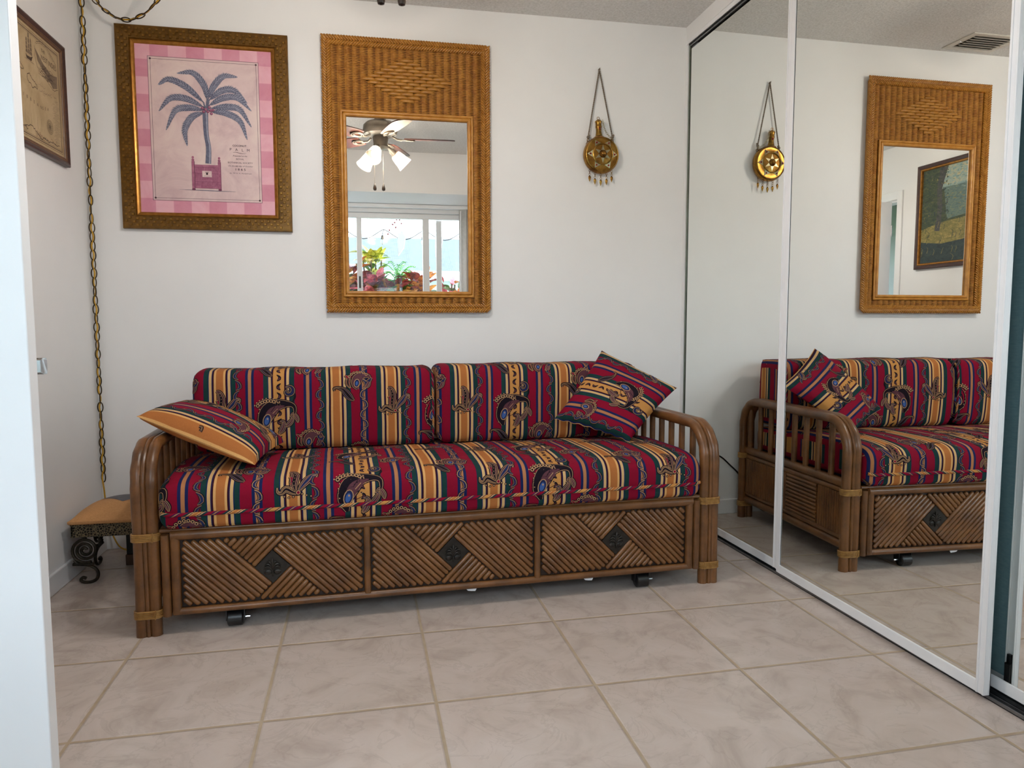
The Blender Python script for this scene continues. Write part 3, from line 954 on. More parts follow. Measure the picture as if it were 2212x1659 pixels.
# ------------------------------------------------------------------ box cushions swept along s
class Sweep:
    """closed (v, z) profile, swept from s0 to s1, ends rounded by re; t = arc length from the start point"""
    def __init__(self, prof, s0, s1, re, t0=0.0, sag=0.0, n=90):
        P = prof + [prof[0]]
        self.P = spl(P, n)
        self.T = [0.0]
        for i in range(1, n):
            self.T.append(self.T[-1] + math.hypot(self.P[i][0] - self.P[i - 1][0], self.P[i][1] - self.P[i - 1][1]))
        self.t0, self.s0, self.s1, self.re = t0, s0, s1, re
        vs = [p[0] for p in self.P]; zs = [p[1] for p in self.P]
        self.c = ((min(vs) + max(vs)) / 2, (min(zs) + max(zs)) / 2)
        self.h = ((max(vs) - min(vs)) / 2, (max(zs) - min(zs)) / 2)
        self.sag = sag
    def prof(self, t):
        t += self.t0
        if t < 0 or t > self.T[-1]:
            return None
        lo, hi = 0, len(self.T) - 1
        while hi - lo > 1:
            m = (lo + hi) // 2
            if self.T[m] <= t:
                lo = m
            else:
                hi = m
        f = (t - self.T[lo]) / max(self.T[hi] - self.T[lo], 1e-9)
        a, b = self.P[lo], self.P[hi]
        return (a[0] + (b[0] - a[0]) * f, a[1] + (b[1] - a[1]) * f)
    def pos(self, s, t):
        if s < self.s0 or s > self.s1:
            return None
        p = self.prof(t)
        if p is None:
            return None
        e = min(s - self.s0, self.s1 - s)
        d = 0.0
        if e < self.re:
            d = self.re - math.sqrt(max(self.re ** 2 - (self.re - e) ** 2, 0))
        kv, kz = 1 - d / self.h[0], 1 - d / self.h[1]
        z = self.c[1] + (p[1] - self.c[1]) * kz
        if p[1] > self.c[1]:
            z -= self.sag * (0.5 - 0.5 * math.cos(2 * PI * (s - self.s0) / (self.s1 - self.s0))) + 0.0025 * math.sin(s * 19) * math.sin(p[0] * 13 + 1)
        return Vector((s, self.c[0] + (p[0] - self.c[0]) * kv, z))
    def surf(self, s, t):
        e = 0.004
        p = self.pos(s, t)
        if p is None:
            return None
        a, b = self.pos(min(s + e, self.s1), t), self.pos(max(s - e, self.s0), t)
        c, d = self.pos(s, min(t + e, self.T[-1] - self.t0)), self.pos(s, max(t - e, -self.t0))
        nn = (a - b).cross(c - d)
        if nn.length < 1e-12:
            return None
        return p, nn.normalized()
    def mesh(self, mb, sB, ds=0.02):
        ss = []
        n = int((self.s1 - self.s0 - 2 * self.re) / ds)
        for i in range(9):
            ss.append(self.s0 + self.re * (1 - math.cos(PI / 2 * i / 8)) )
        ss += [self.s0 + self.re + (self.s1 - self.s0 - 2 * self.re) * i / n for i in range(1, n)]
        for i in range(9):
            ss.append(self.s1 - self.re * (1 - math.cos(PI / 2 * (8 - i) / 8)))
        N = len(self.T)
        rows, uvs = [], []
        for s in ss:
            rows.append([self.pos(s, self.T[j] - self.t0) for j in range(N)])
            uvs.append([(s - sB, self.T[j] - self.t0) for j in range(N)])
        b0 = mb.grid(rows, uvs=uvs)
        for row, rev in ((rows[0], True), (rows[-1], False)):
            ids = [mb.vert(row[j], (row[j][1] * 1.0 + 0.12, row[j][2])) for j in range(N - 1)]
            mb.face(ids[::-1] if rev else ids)
        return rows
def s_thing(name, label, cat, mb, mats, org, group=None):
    o = mb.build(name, mats, None, loc=srot(*org), rot=(0, 0, SROT), origin=org, sharp=60)
    return tag(o, label, cat, group)
def piping(mb_path, org, parent, r=0.0065):
    """striped welt; its stripes run on the bias"""
    b = MB()
    n = 8
    b.tube(mb_path, r, n)
    # bias cut: shift u around the tube and shrink
    b.uv = [(u[0] * 1.9 + u[1] * 0.11, u[0] * 0.2) for u in b.uv]
    return b.build('piping', M['fabric'], parent, origin=org)

# seat
prof = [(0.003, 0.3475), (-0.011, 0.362), (-0.013, 0.398), (-0.016, 0.425), (-0.013, 0.460), (0.004, 0.486), (0.040, 0.500), (0.12, 0.509), (0.25, 0.512), (0.40, 0.508),
        (0.53, 0.497), (0.60, 0.4845), (0.70, 0.4800), (0.80, 0.476), (0.842, 0.462), (0.848, 0.41), (0.842, 0.36), (0.80, 0.3475), (0.40, 0.3475)]
seat = Sweep(prof, 0.0815, 1.972, 0.040, t0=0.055)
SB_SEAT = 0.718
mb = MB(); seat.mesh(mb, SB_SEAT)
print_on(mb, seat.surf, SB_SEAT, 0.0815, 1.972, -0.055, 0.70, toff=0.052)
so = s_thing('seat_cushion', 'long striped paisley seat mattress lying on the daybed frame', 'cushion', mb, FABMATS, (1.03, 0.42, 0.3475))
def welt(sw, t, s0, s1, out=0.003, n=80):
    p = []
    for i in range(n):
        s = s0 + (s1 - s0) * i / (n - 1)
        q = sw.surf(s, t)
        if q:
            p.append(q[0] + q[1] * out)
    return p
piping(welt(seat, 0.0, 0.0955, 1.958), (1.03, 0.42, 0.3475), so)

# back cushions
def back_cushion(s0, s1, sB, ztop, label, toff):
    prof = [(0.618, 0.4885), (0.600, 0.515), (0.592, 0.60), (0.592, 0.70), (0.600, ztop - 0.040), (0.618, ztop - 0.012), (0.65, ztop - 0.002), (0.74, ztop), (0.81, ztop - 0.004),
            (0.832, ztop - 0.016), (0.84, 0.70), (0.842, 0.60), (0.838, 0.51), (0.82, 0.4885), (0.72, 0.4870)]
    sw = Sweep(prof, s0, s1, 0.042, t0=0.0, n=80)
    mb = MB(); sw.mesh(mb, sB)
    org = ((s0 + s1) / 2, 0.72, 0.487)
    print_on(mb, sw.surf, sB, s0, s1, 0.0, 0.62, toff=toff)
    o = s_thing('back_cushion', label, 'cushion', mb, FABMATS, org, 'back cushions of the daybed')
    # welt along the rear top edge
    tt = 0.0
    for j, p in enumerate(sw.P):
        if p[0] > 0.829 and p[1] > ztop - 0.02:
            tt = sw.T[j]; break
    piping(welt(sw, tt, s0 + 0.03, s1 - 0.03, 0.004), org, o, 0.006)
    pth = []
    for j in range(0, 40):
        t = j / 39 * 0.335
        q = sw.surf(s1 - 0.012, t)
        if q:
            pth.append(q[0] + q[1] * 0.001)
    piping(pth, org, o, 0.005)
    return o
back_cushion(0.084, 1.047, 0.413, 0.815, 'left of the two striped paisley back cushions, leaning at the wall', 0.155)
back_cushion(1.053, 1.972, 1.392, 0.820, 'right of the two striped paisley back cushions, half behind the tilted pillow', 0.150)

# ------------------------------------------------------------------ throw pillows
def pillow(name, label, C4, up, thick, sB, sdir, toff, wave=0.0, group='striped throw pillows'):
    """C4 = corners A, B, C, D in daybed space (A->B is t, A->D is s); up = rough outward normal"""
    A, B, Cc, D = [Vector(c) for c in C4]
    ls = ((D - A).length + (Cc - B).length) / 2
    lt = ((B - A).length + (Cc - D).length) / 2
    nrm = (D - A).cross(B - A).normalized()
    if nrm.dot(Vector(up)) < 0:
        nrm = -nrm
    cen = (A + B + Cc + D) / 4
    def base(a, c):            # a along s, c along t, 0..1
        x, y = 2 * a - 1, 2 * c - 1
        pinch = 0.055
        a2 = a + pinch * 0.5 * (-x) * (1 - y * y) * abs(x)
        c2 = c + pinch * 0.5 * (-y) * (1 - x * x) * abs(y)
        p = A * (1 - a2) * (1 - c2) + D * a2 * (1 - c2) + B * (1 - a2) * c2 + Cc * a2 * c2
        h = max((1 - x * x) * (1 - y * y), 0.0) ** 0.42
        if wave and a > 0.93:
            p = p + nrm * (wave * math.sin(c * 44) * (a - 0.93) / 0.07)
        return p, h
    def side(sg):
        hk = 1.0 if sg > 0 else 0.55
        def pos(a, c):
            p, h = base(a, c)
            h *= hk
            return p + nrm * (sg * thick / 2 * h * (1 + 0.03 * math.sin(9 * a + 5 * c)))
        return pos
    mb = MB()
    N = 40
    def uvof(a, c):
        return ((a * ls - sB) * sdir, c * lt)
    rowsF = [[side(1)(i / N, j / N) for j in range(N + 1)] for i in range(N + 1)]
    rowsB = [[side(-1)(i / N, j / N) for j in range(N + 1)] for i in range(N + 1)]
    uv = [[uvof(i / N, j / N) for j in range(N + 1)] for i in range(N + 1)]
    mb.grid(rowsF, uvs=uv)
    mb.grid(rowsB[::-1], uvs=uv[::-1])
    for sg in (1, -1):
        f = side(sg)
        def surf(s, t, f=f, sg=sg):
            a, c = s * sdir / ls + sB / ls, t / lt
            if not (0.02 < a < 0.98 and 0.02 < c < 0.98):
                return None
            e = 0.008
            p = f(a, c)
            n = (f(a + e, c) - f(a - e, c)).cross(f(a, c + e) - f(a, c - e)).normalized()
            if n.dot(nrm) * sg < 0:
                n = -n
            return p, n
        print_on(mb, surf, 0.0, -0.42, 0.42, 0.0, lt, toff=toff, scale=0.92)
    o = mb.build(name, FABMATS, None, loc=srot(*cen), rot=(0, 0, SROT), origin=cen, sharp=75)
    return tag(o, label, 'pillow', group)
# right pillow: T, R, B, L ; stripes run T->R
pT, pR, pL, pB = (1.807, 0.630, 0.876), (2.083, 0.435, 0.7165), (1.541, 0.495, 0.589), (1.808, 0.310, 0.510)
pillow('throw_pillow', 'striped paisley pillow standing on its corner against the right arm', (pT, pR, pB, pL), (0.2, -1, 0.4), 0.130, 0.205, 1, 0.22, wave=0.006)
# left pillow: lies over the left arm, front edge A->B
qA, qB, qC, qD = (-0.012, 0.185, 0.690), (0.372, 0.050, 0.533), (0.445, 0.40, 0.552), (0.062, 0.545, 0.690)
pillow('throw_pillow', 'striped paisley pillow lying tilted over the left arm of the daybed', (qA, qB, qC, qD), (0.2, -0.2, 1), 0.155, 0.2405, -1, 0.12)

# ================================================================== WALL PIECES
def text_mesh(body, size, shear=0.0, spacing=1.0, off=0.0):
    cu = bpy.data.curves.new('txt', 'FONT')
    cu.body, cu.size, cu.shear, cu.space_character = body, size, shear, spacing
    cu.align_x, cu.align_y = 'CENTER', 'CENTER'
    cu.offset = off
    cu.resolution_u = 3
    o = bpy.data.objects.new('txt', cu)
    COL.objects.link(o)
    dg = bpy.context.evaluated_depsgraph_get()
    me = bpy.data.meshes.new_from_object(o.evaluated_get(dg))
    vs = [tuple(v.co) for v in me.vertices]
    fs = [tuple(p.vertices) for p in me.polygons]
    bpy.data.objects.remove(o)
    bpy.data.curves.remove(cu)
    bpy.data.meshes.remove(me)
    return vs, fs
class Art:
    """flat printed artwork: (x, z) on the sheet, ink layers a hair apart"""
    def __init__(self, place):
        self.mb, self.place = MB(), place
    def poly(self, pts, layer, mat):
        self.mb.face([self.mb.vert(self.place(x, z, layer)) for x, z in pts], mat)
    def rect(self, x0, x1, z0, z1, layer, mat):
        self.poly([(x0, z0), (x1, z0), (x1, z1), (x0, z1)], layer, mat)
    def rib(self, pts, w, layer, mat, n=None, smooth=True):
        n = n or max(4, 3 * len(pts))
        P = spl(pts, n) if smooth else list(pts)
        n = len(P)
        W = [w] * n if isinstance(w, (int, float)) else [q[0] for q in spl([(x,) for x in w], n)]
        L = []
        for i in range(n):
            a, c = P[max(i - 1, 0)], P[min(i + 1, n - 1)]
            tx, ty = c[0] - a[0], c[1] - a[1]
            l = math.hypot(tx, ty) or 1
            q = max(W[i], 0.0002) / 2
            L.append((self.mb.vert(self.place(P[i][0] - ty / l * q, P[i][1] + tx / l * q, layer)), self.mb.vert(self.place(P[i][0] + ty / l * q, P[i][1] - tx / l * q, layer))))
        for i in range(n - 1):
            self.mb.face((L[i][0], L[i][1], L[i + 1][1], L[i + 1][0]), mat)
    def disc(self, x, z, rx, rz, layer, mat, n=14):
        self.poly([(x + rx * math.cos(2 * PI * k / n), z + rz * math.sin(2 * PI * k / n)) for k in range(n)], layer, mat)
    def text(self, body, x, z, size, layer, mat, width=None, **kw):
        vs, fs = text_mesh(body, size, **kw)
        if not vs:
            return
        x0, x1 = min(v[0] for v in vs), max(v[0] for v in vs)
        k = width / (x1 - x0) if width else 1.0
        cx = (x0 + x1) / 2
        b = len(self.mb.v)
        for v in vs:
            self.mb.vert(self.place(x + (v[0] - cx) * k, z + v[1], layer))
        for f in fs:
            self.mb.face([b + i for i in f], mat)

def frame_ring(mb, W, Hh, prof, place, mat=0):
    """mitred moulding; prof = list of (inset from outer edge, height)"""
    rows = []
    for cx, cz in ((-1, -1), (1, -1), (1, 1), (-1, 1)):
        rows.append([place(cx * (W / 2 - i), cz * (Hh / 2 - i), h) for i, h in prof])
    mb.grid(rows, cu=True, mat=mat)

# ---- coconut palm print
PX, PZc = -0.6865, 1.8342
wallp = lambda x, z, h: (x, -h, z)
palm = thing('framed_print', 'palm tree print with pink check border in a wide bronze frame', 'picture', (PX, 0, PZc))
M['bronze'] = noisy('antique_bronze_frame', '#53370f', '#7d581f', 45, 0.34, 0.55, bump=0.2, bdist=0.001)
M['bronzehi'] = noisy('bronze_raised_blocks', '#6b4a1a', '#9c7434', 60, 0.28, 0.7)
M['goldcove'] = noisy('worn_gold_cove', '#8a5a22', '#b07a34', 50, 0.3, 0.7)
FW, FH = 0.700, 0.850
b = MB()
frame_ring(b, FW, FH, [(0, 0), (0, 0.020), (0.002, 0.023), (0.010, 0.024), (0.052, 0.021), (0.056, 0.024), (0.058, 0.019), (0.060, 0.006)], wallp, 0)
pf = b.build('frame', [M['bronze']], palm, sharp=30)
b = MB()
frame_ring(b, FW - 0.116, FH - 0.116, [(0, 0.004), (0, 0.019), (0.003, 0.0205), (0.008, 0.0185), (0.014, 0.0125), (0.0155, 0.008)], wallp, 0)
b.build('inner_moulding', M['goldcove'], palm, sharp=30)
b = MB()
def blocks(n, horizontal, sgn):
    L = FW if horizontal else FH
    cnt = int(L / 0.0134)
    for r in range(3):
        ins = 0.0165 + r * 0.0132
        for i in range(cnt):
            if (i + r) % 2:
                continue
            a = -L / 2 + (i + 0.5) * L / cnt
            if abs(a) > L / 2 - ins - 0.004:
                continue
            e, hh = 0.0058, 0.0268
            if horizontal:
                x0, x1, z = a - e, a + e, sgn * (FH / 2 - ins)
                z0, z1 = z - 0.0056, z + 0.0056
            else:
                z0, z1, x = a - e, a + e, sgn * (FW / 2 - ins)
                x0, x1 = x - 0.0056, x + 0.0056
            base = [b.vert((x, -0.0215, z)) for x, z in ((x0, z0), (x1, z0), (x1, z1), (x0, z1))]
            t_ = 0.0016
            top = [b.vert((x, -hh, z)) for x, z in ((x0 + t_, z0 + t_), (x1 - t_, z0 + t_), (x1 - t_, z1 - t_), (x0 + t_, z1 - t_))]
            b.face(top)
            for k in range(4):
                b.face((base[k], base[(k + 1) % 4], top[(k + 1) % 4], top[k]))
for sg in (-1, 1):
    blocks(0, True, sg); blocks(0, False, sg)
b.build('raised_blocks', M['bronzehi'], palm, sharp=20)
b = MB()
for ins, hh in ((0.0540, 0.0243), (0.0055, 0.0240)):
    W2, H2 = FW / 2 - ins, FH / 2 - ins
    for horizontal in (True, False):
        L = (W2 if horizontal else H2) * 2
        cnt = int(L / 0.0052)
        for i in range(cnt):
            a = -L / 2 + (i + 0.5) * L / cnt
            for sg in (-1, 1):
                p = (a, -hh, sg * H2) if horizontal else (sg * W2, -hh, a)
                b.ell(p, 0.0017, 0.0014, 0.0017, n=5, k=4)
b.build('bead_rows', M['bronzehi'], palm)
# the sheet
def washed(name, c1, c2, c3, sc=9):
    m = mat(name, c2, 0.55)
    t = NT(m)
    f = t.noise(t.coord('Object'), sc, 6, 0.65, 0.8)
    t.color(t.ramp(f, [(0.3, c1), (0.52, c2), (0.7, c3)]))
    return m
INK = [washed('pink_check_light', '#d99cab', '#dfa9b6', '#e2b2bd'), washed('pink_check_deep', '#c77f93', '#cf8b9e', '#d495a6'),
       washed('pink_wash_paper', '#c6a9ac', '#d8bfbd', '#dfcbc4', 7), mat('ink_plum', '#3b2130', 0.6), washed('ink_slate', '#4b4d63', '#5f6177', '#75768a', 60),
       washed('ink_slate_light', '#85869a', '#9697a8', '#a3a2b0', 60), washed('ink_rose', '#8a4866', '#a05f7a', '#b07288', 50), mat('ink_rose_dark', '#6d3350', 0.6), mat('ink_border', '#8c6270', 0.6)]
A = Art(lambda x, z, l: (x + (-0.692 - PX), -0.0098 - l * 0.00016, z + (1.835 - PZc)))
IX0, IX1, IZ0, IZ1 = -0.285, 0.298, -0.366, 0.362
A.rect(IX0, IX1, IZ0, IZ1, 0, 0)
nx, nz_ = 8, 10
for i in range(nx):
    for j in range(nz_):
        if (i + j) % 2 == 0 and (i in (0, nx - 1) or j in (0, nz_ - 1)):
            A.rect(IX0 + (IX1 - IX0) * i / nx, IX0 + (IX1 - IX0) * (i + 1) / nx, IZ0 + (IZ1 - IZ0) * j / nz_, IZ0 + (IZ1 - IZ0) * (j + 1) / nz_, 1, 1)
BX0, BX1, BZ0, BZ1 = -0.2225, 0.230, -0.302, 0.304
A.rect(BX0, BX1, BZ0, BZ1, 2, 2)
def box_line(x0, x1, z0, z1, w, l, m):
    A.rect(x0, x1, z1 - w, z1, l, m); A.rect(x0, x1, z0, z0 + w, l, m)
    A.rect(x0, x0 + w, z0, z1, l, m); A.rect(x1 - w, x1, z0, z1, l, m)
box_line(BX0, BX1, BZ0, BZ1, 0.0022, 3, 8)
box_line(BX0 + 0.0105, BX1 - 0.0105, BZ0 + 0.0105, BZ1 - 0.0105, 0.0013, 3, 3)
for sx in (BX0 + 0.011, BX1 - 0.011):
    for sz in (BZ0 + 0.011, BZ1 - 0.011):
        A.disc(sx, sz, 0.0042, 0.0042, 4, 3)
fronds = [[(-0.0066, 0.1261), (-0.0724, 0.1838), (-0.1387, 0.2101), (-0.1831, 0.1853)], [(0.0126, 0.139), (0.0015, 0.1941), (-0.0421, 0.2429), (-0.1063, 0.2376)],
          [(0.0196, 0.1423), (0.0412, 0.1906), (0.0828, 0.2355), (0.1415, 0.2368)], [(0.0251, 0.1356), (0.075, 0.175), (0.1269, 0.1769), (0.1786, 0.1265)],
          [(0.0242, 0.112), (0.0798, 0.1446), (0.1375, 0.1467), (0.1951, 0.0946)], [(0.0324, 0.0988), (0.0958, 0.1076), (0.1475, 0.0962), (0.193, 0.0258)],
          [(0.0319, 0.0841), (0.0891, 0.08), (0.146, 0.0485), (0.1738, -0.029)], [(-0.0074, 0.1043), (-0.0743, 0.1335), (-0.1362, 0.1299), (-0.1841, 0.0748)],
          [(-0.0079, 0.089), (-0.0644, 0.0953), (-0.1185, 0.0789), (-0.1582, -0.0034)], [(-0.0072, 0.0773), (-0.0517, 0.0561), (-0.082, 0.0015), (-0.0749, -0.0666)]]
for k, fpts in enumerate(fronds):
    P = spl(fpts, 60)
    ly = 4 + k * 0.9
    wd = [0.0 + 0.034 * math.sin(PI * min(1, (i / 59) ** 0.75)) ** 0.8 + 0.003 for i in range(60)]
    A.rib(P, [w * 0.74 for w in wd], ly, 4, smooth=False)
    for i in range(3, 58):
        a, c = P[i - 1], P[i + 1]
        l = math.hypot(c[0] - a[0], c[1] - a[1]) or 1
        tx, tz = (c[0] - a[0]) / l, (c[1] - a[1]) / l
        for sg in (-1, 1):
            L = wd[i] * 0.58 * random.uniform(0.85, 1.1)
            q0 = P[i]
            q1 = (q0[0] + tx * L * 0.85 - sg * tz * L * 0.75, q0[1] + tz * L * 0.85 + sg * tx * L * 0.75)
            qm = ((q0[0] + q1[0]) / 2 + tx * L * 0.1, (q0[1] + q1[1]) / 2 + tz * L * 0.1)
            A.rib([q0, qm, q1], [0.0012, 0.0026, 0.0004], ly + 0.2 + random.random() * 0.3, 4 if (i % 3) else 5, n=4)
    A.rib(P, [0.0035] * 20 + [0.002] * 20 + [0.001] * 20, ly + 0.6, 5, smooth=False)
for fpts in fronds:
    A.rib([(0.008, 0.092), (fpts[0][0] * 0.6 + 0.0035, fpts[0][1] * 0.6 + 0.038), fpts[0], fpts[1]], [0.006, 0.006, 0.005, 0.002], 13.2 + 0.1 * fronds.index(fpts), 4)
A.rib([(0.0036, 0.085), (0.0045, -0.012), (0.0122, -0.071), (0.0085, -0.138)], [0.024, 0.020, 0.021, 0.024], 12.4, 4)
A.rib([(0.0086, 0.080), (0.0095, -0.012), (0.0177, -0.071), (0.0140, -0.138)], [0.006, 0.005, 0.006, 0.006], 12.9, 5)
for x, z in ((-0.0076, 0.0967), (-0.0025, 0.0822), (0.0147, 0.0831), (0.0287, 0.075), (0.0349, 0.0901), (0.021, 0.1012), (0.0267, 0.088), (0.006, 0.092)):
    A.disc(x, z, 0.0062, 0.0062, 14.6 + x * 9, 7); A.disc(x + 0.001, z + 0.001, 0.0042, 0.0042, 15.4 + x * 9, 6)
A.rib([(-0.1142, -0.2527), (0.0, -0.2540), (0.1188, -0.2558)], [0.0006, 0.0030, 0.0006], 12, 4)
A.rect(-0.0476, 0.0490, -0.238, -0.144, 13, 6)
for i in range(14):
    x = -0.046 + i * 0.0068
    A.rect(x, x + 0.0011, -0.236, -0.150, 14, 7)
for z in (-0.150, -0.176, -0.212, -0.240):
    A.rect(-0.050, 0.051, z - 0.004, z + 0.003, 15, 6); A.rect(-0.050, 0.051, z - 0.0052, z - 0.004, 15, 7)
for x in (-0.054, 0.054):
    A.rect(x - 0.0062, x + 0.0062, -0.247, -0.130, 15.5, 6); A.rect(x + 0.0036, x + 0.0062, -0.247, -0.130, 16, 7)
    A.disc(x, -0.125, 0.0058, 0.0052, 16, 6); A.disc(x, -0.114, 0.0048, 0.0056, 16, 6); A.disc(x, -0.250, 0.0075, 0.0045, 16, 7)
A.rect(-0.0175, 0.0215, -0.1965, -0.170, 16.5, 2)
for dx_ in (-0.006, -0.003, 0, 0.003, 0.006):
    A.rib([(0.002, -0.186), (0.002 + dx_, -0.176 + abs(dx_) * 0.4)], [0.0025, 0.0012], 17, 3, n=3)
A.disc(0.002, -0.184, 0.0045, 0.003, 17, 3); A.rect(-0.012, 0.016, -0.1925, -0.1912, 17, 8)
A.text('COCONUT', 0.1403, -0.0569, 0.0112, 6, 3, width=0.0575, off=0.0002)
A.text('P', 0.1030, -0.0735, 0.0165, 6, 3); A.text('A', 0.1275, -0.0740, 0.0165, 6, 3); A.text('L', 0.1530, -0.0750, 0.0165, 6, 3); A.text('M', 0.1768, -0.0755, 0.0165, 6, 3)
A.rib([(0.112, -0.0862), (0.126, -0.0845), (0.148, -0.0895), (0.168, -0.0880)], [0.0006, 0.0016, 0.0016, 0.0005], 6, 3)
A.text('Presented to the', 0.1412, -0.1005, 0.0085, 6, 3, width=0.060, shear=0.35)
A.text('ROYAL', 0.1414, -0.1145, 0.0098, 6, 3, width=0.0325)
A.text('BOTANICAL SOCIETY', 0.1420, -0.1300, 0.0100, 6, 3, width=0.104)
A.text('On the 6th day of October', 0.1428, -0.1442, 0.0085, 6, 3, width=0.104, shear=0.35)
A.text('1 8 6 5', 0.1417, -0.1590, 0.0128, 6, 3, width=0.042, off=0.0002)
A.text('by  Mr H. A. Humphreys', 0.1418, -0.1752, 0.0075, 6, 3, width=0.092, shear=0.3)
A.mb.build('print', INK, palm, sharp=180)
b = MB(); b.box(-FW / 2 + 0.05, FW / 2 - 0.05, -0.0085, -0.002, -FH / 2 + 0.05, FH / 2 - 0.05); b.build('backing_board', M['wickback'], palm)

# ---- map on the left wall
MY0, MY1, MZ0, MZ1 = -0.905, -0.2185, 1.6165, 2.0775
my, mz = (MY0 + MY1) / 2, (MZ0 + MZ1) / 2
mapp = thing('framed_map', 'old sea chart with sailing ship in a dark wooden frame on the left wall', 'picture', (XL, my, mz))
wallm = lambda x, z, h: (h, x, z)
M['darkwood'] = noisy('dark_wood_frame', '#2c1611', '#45241a', 30, 0.35, stretch=(3, 3, 3))
M['brownwood'] = noisy('brown_wood_fillet', '#5a3d26', '#6d4c30', 40, 0.4)
MW, MH = MY1 - MY0, MZ1 - MZ0
b = MB()
frame_ring(b, MW, MH, [(0, 0), (0, 0.016), (0.002, 0.020), (0.008, 0.0215), (0.014, 0.019), (0.018, 0.015), (0.019, 0.006)], wallm)
b.build('frame', M['darkwood'], mapp, sharp=30)
b = MB()
frame_ring(b, MW - 0.034, MH - 0.034, [(0, 0.006), (0, 0.0145), (0.003, 0.0155), (0.007, 0.013), (0.012, 0.0135), (0.0145, 0.010), (0.015, 0.006)], wallm)
b.build('fillet', M['brownwood'], mapp, sharp=30)
MI = [washed('aged_map_paper', '#a48d68', '#b49e79', '#c0aa86', 9), mat('map_ink', '#4a3a2e', 0.7), washed('map_ink_wash', '#6b5a46', '#7c6a54', '#8b785f', 70), mat('map_ink_red', '#7d5340', 0.7)]
A = Art(lambda x, z, l: (0.0085 + l * 0.00012, x - my, z - mz))
A.rect(MY0 + 0.03, MY1 - 0.03, MZ0 + 0.03, MZ1 - 0.03, 0, 0)
for ins, w in ((0.041, 0.0014), (0.047, 0.003), (0.053, 0.0010)):
    x0, x1, z0, z1 = MY0 + ins, MY1 - ins, MZ0 + ins, MZ1 - ins
    A.rect(x0, x1, z1 - w, z1, 1, 1); A.rect(x0, x1, z0, z0 + w, 1, 1); A.rect(x0, x0 + w, z0, z1, 1, 1); A.rect(x1 - w, x1, z0, z1, 1, 1)
def squig(pts, w, m, jit, n=40, l=2):
    P = spl(pts, n)
    P = [(x + random.uniform(-jit, jit), z + random.uniform(-jit, jit)) for x, z in P]
    A.rib(P, w, l, m, smooth=False)
# ship
A.poly([(-0.538, 1.945), (-0.530, 1.930), (-0.494, 1.930), (-0.482, 1.950), (-0.500, 1.942), (-0.528, 1.940)], 2, 1)
for mx0, ht in ((-0.527, 0.060), (-0.510, 0.085), (-0.494, 0.066)):
    A.rect(mx0 - 0.0007, mx0 + 0.0007, 1.940, 1.944 + ht, 3, 1)
    for q in range(4):
        zz = 1.950 + ht * 0.22 * q
        A.poly([(mx0 - 0.0085 + q * 0.001, zz), (mx0 + 0.0085 - q * 0.001, zz), (mx0 + 0.0075 - q * 0.001, zz + ht * 0.19), (mx0 - 0.0065 + q * 0.001, zz + ht * 0.19)], 2.5, 2)
for i in range(10):
    squig([(-0.545 + i * 0.007, 1.926), (-0.540 + i * 0.007, 1.928), (-0.535 + i * 0.007, 1.925)], 0.0008, 1, 0.0004, 6)
# cartouche with banner
A.poly([(-0.462, 1.990), (-0.445, 1.950), (-0.365, 1.915), (-0.322, 1.888), (-0.282, 1.900), (-0.280, 1.945), (-0.330, 1.935), (-0.400, 1.955)], 2, 2)
squig([(-0.465, 1.995), (-0.450, 1.930), (-0.380, 1.905), (-0.320, 1.884), (-0.278, 1.897)], 0.0018, 1, 0.0015)
squig([(-0.450, 2.015), (-0.400, 2.030), (-0.350, 2.020), (-0.310, 2.000), (-0.285, 1.985)], 0.0018, 1, 0.0015)
squig([(-0.455, 2.008), (-0.400, 2.022), (-0.350, 2.011), (-0.310, 1.992)], 0.0012, 1, 0.0015)
A.text('THE', -0.395, 1.999, 0.017, 3, 1); A.text('WEST INDIES', -0.352, 1.972, 0.026, 3, 1, width=0.135)
for i in range(26):
    squig([(-0.44 + random.uniform(0, 0.15), 1.93 + random.uniform(-0.03, 0.02)) for _ in range(3)], 0.0009, 1, 0.001, 8, 3)
# islands and coasts
squig([(-0.535, 1.872), (-0.515, 1.882), (-0.495, 1.868), (-0.470, 1.862), (-0.458, 1.846), (-0.476, 1.848), (-0.494, 1.838), (-0.510, 1.850), (-0.530, 1.853), (-0.535, 1.872)], 0.0026, 1, 0.0022, 60)
squig([(-0.62, 1.905), (-0.585, 1.898), (-0.560, 1.885), (-0.578, 1.880), (-0.62, 1.890)], 0.0022, 1, 0.002, 40)
squig([(-0.80, 1.96), (-0.74, 1.93), (-0.68, 1.925), (-0.64, 1.90)], 0.0024, 1, 0.003, 50)
squig([(-0.86, 1.70), (-0.80, 1.73), (-0.72, 1.70), (-0.66, 1.72), (-0.60, 1.688), (-0.560, 1.690), (-0.520, 1.700), (-0.480, 1.688), (-0.450, 1.672), (-0.420, 1.682), (-0.385, 1.676), (-0.350, 1.684), (-0.320, 1.678), (-0.285, 1.684)], 0.0026, 1, 0.004, 110)
for i in range(36):
    x = random.uniform(-0.86, -0.29)
    squig([(x, 1.672 + random.uniform(0, 0.02)), (x + 0.012, 1.680 + random.uniform(-0.01, 0.015)), (x + 0.02, 1.670 + random.uniform(0, 0.015))], 0.0012, random.choice((1, 3)), 0.002, 8)
for x in (-0.565, -0.520, -0.470, -0.440):
    A.rect(x, x + 0.0008, 1.70, 1.745, 2, 1)
for i in range(22):
    x, z = random.uniform(-0.47, -0.30), random.uniform(1.84, 1.875)
    squig([(x, z), (x + 0.012, z - 0.003), (x + 0.022, z + 0.002)], 0.0011, 2, 0.002, 6)
for i, ch in enumerate('CARIBBEAN'):
    A.text(ch, -0.652 + i * 0.0272, 1.800 - 0.0016 * i, 0.016, 3, 1)
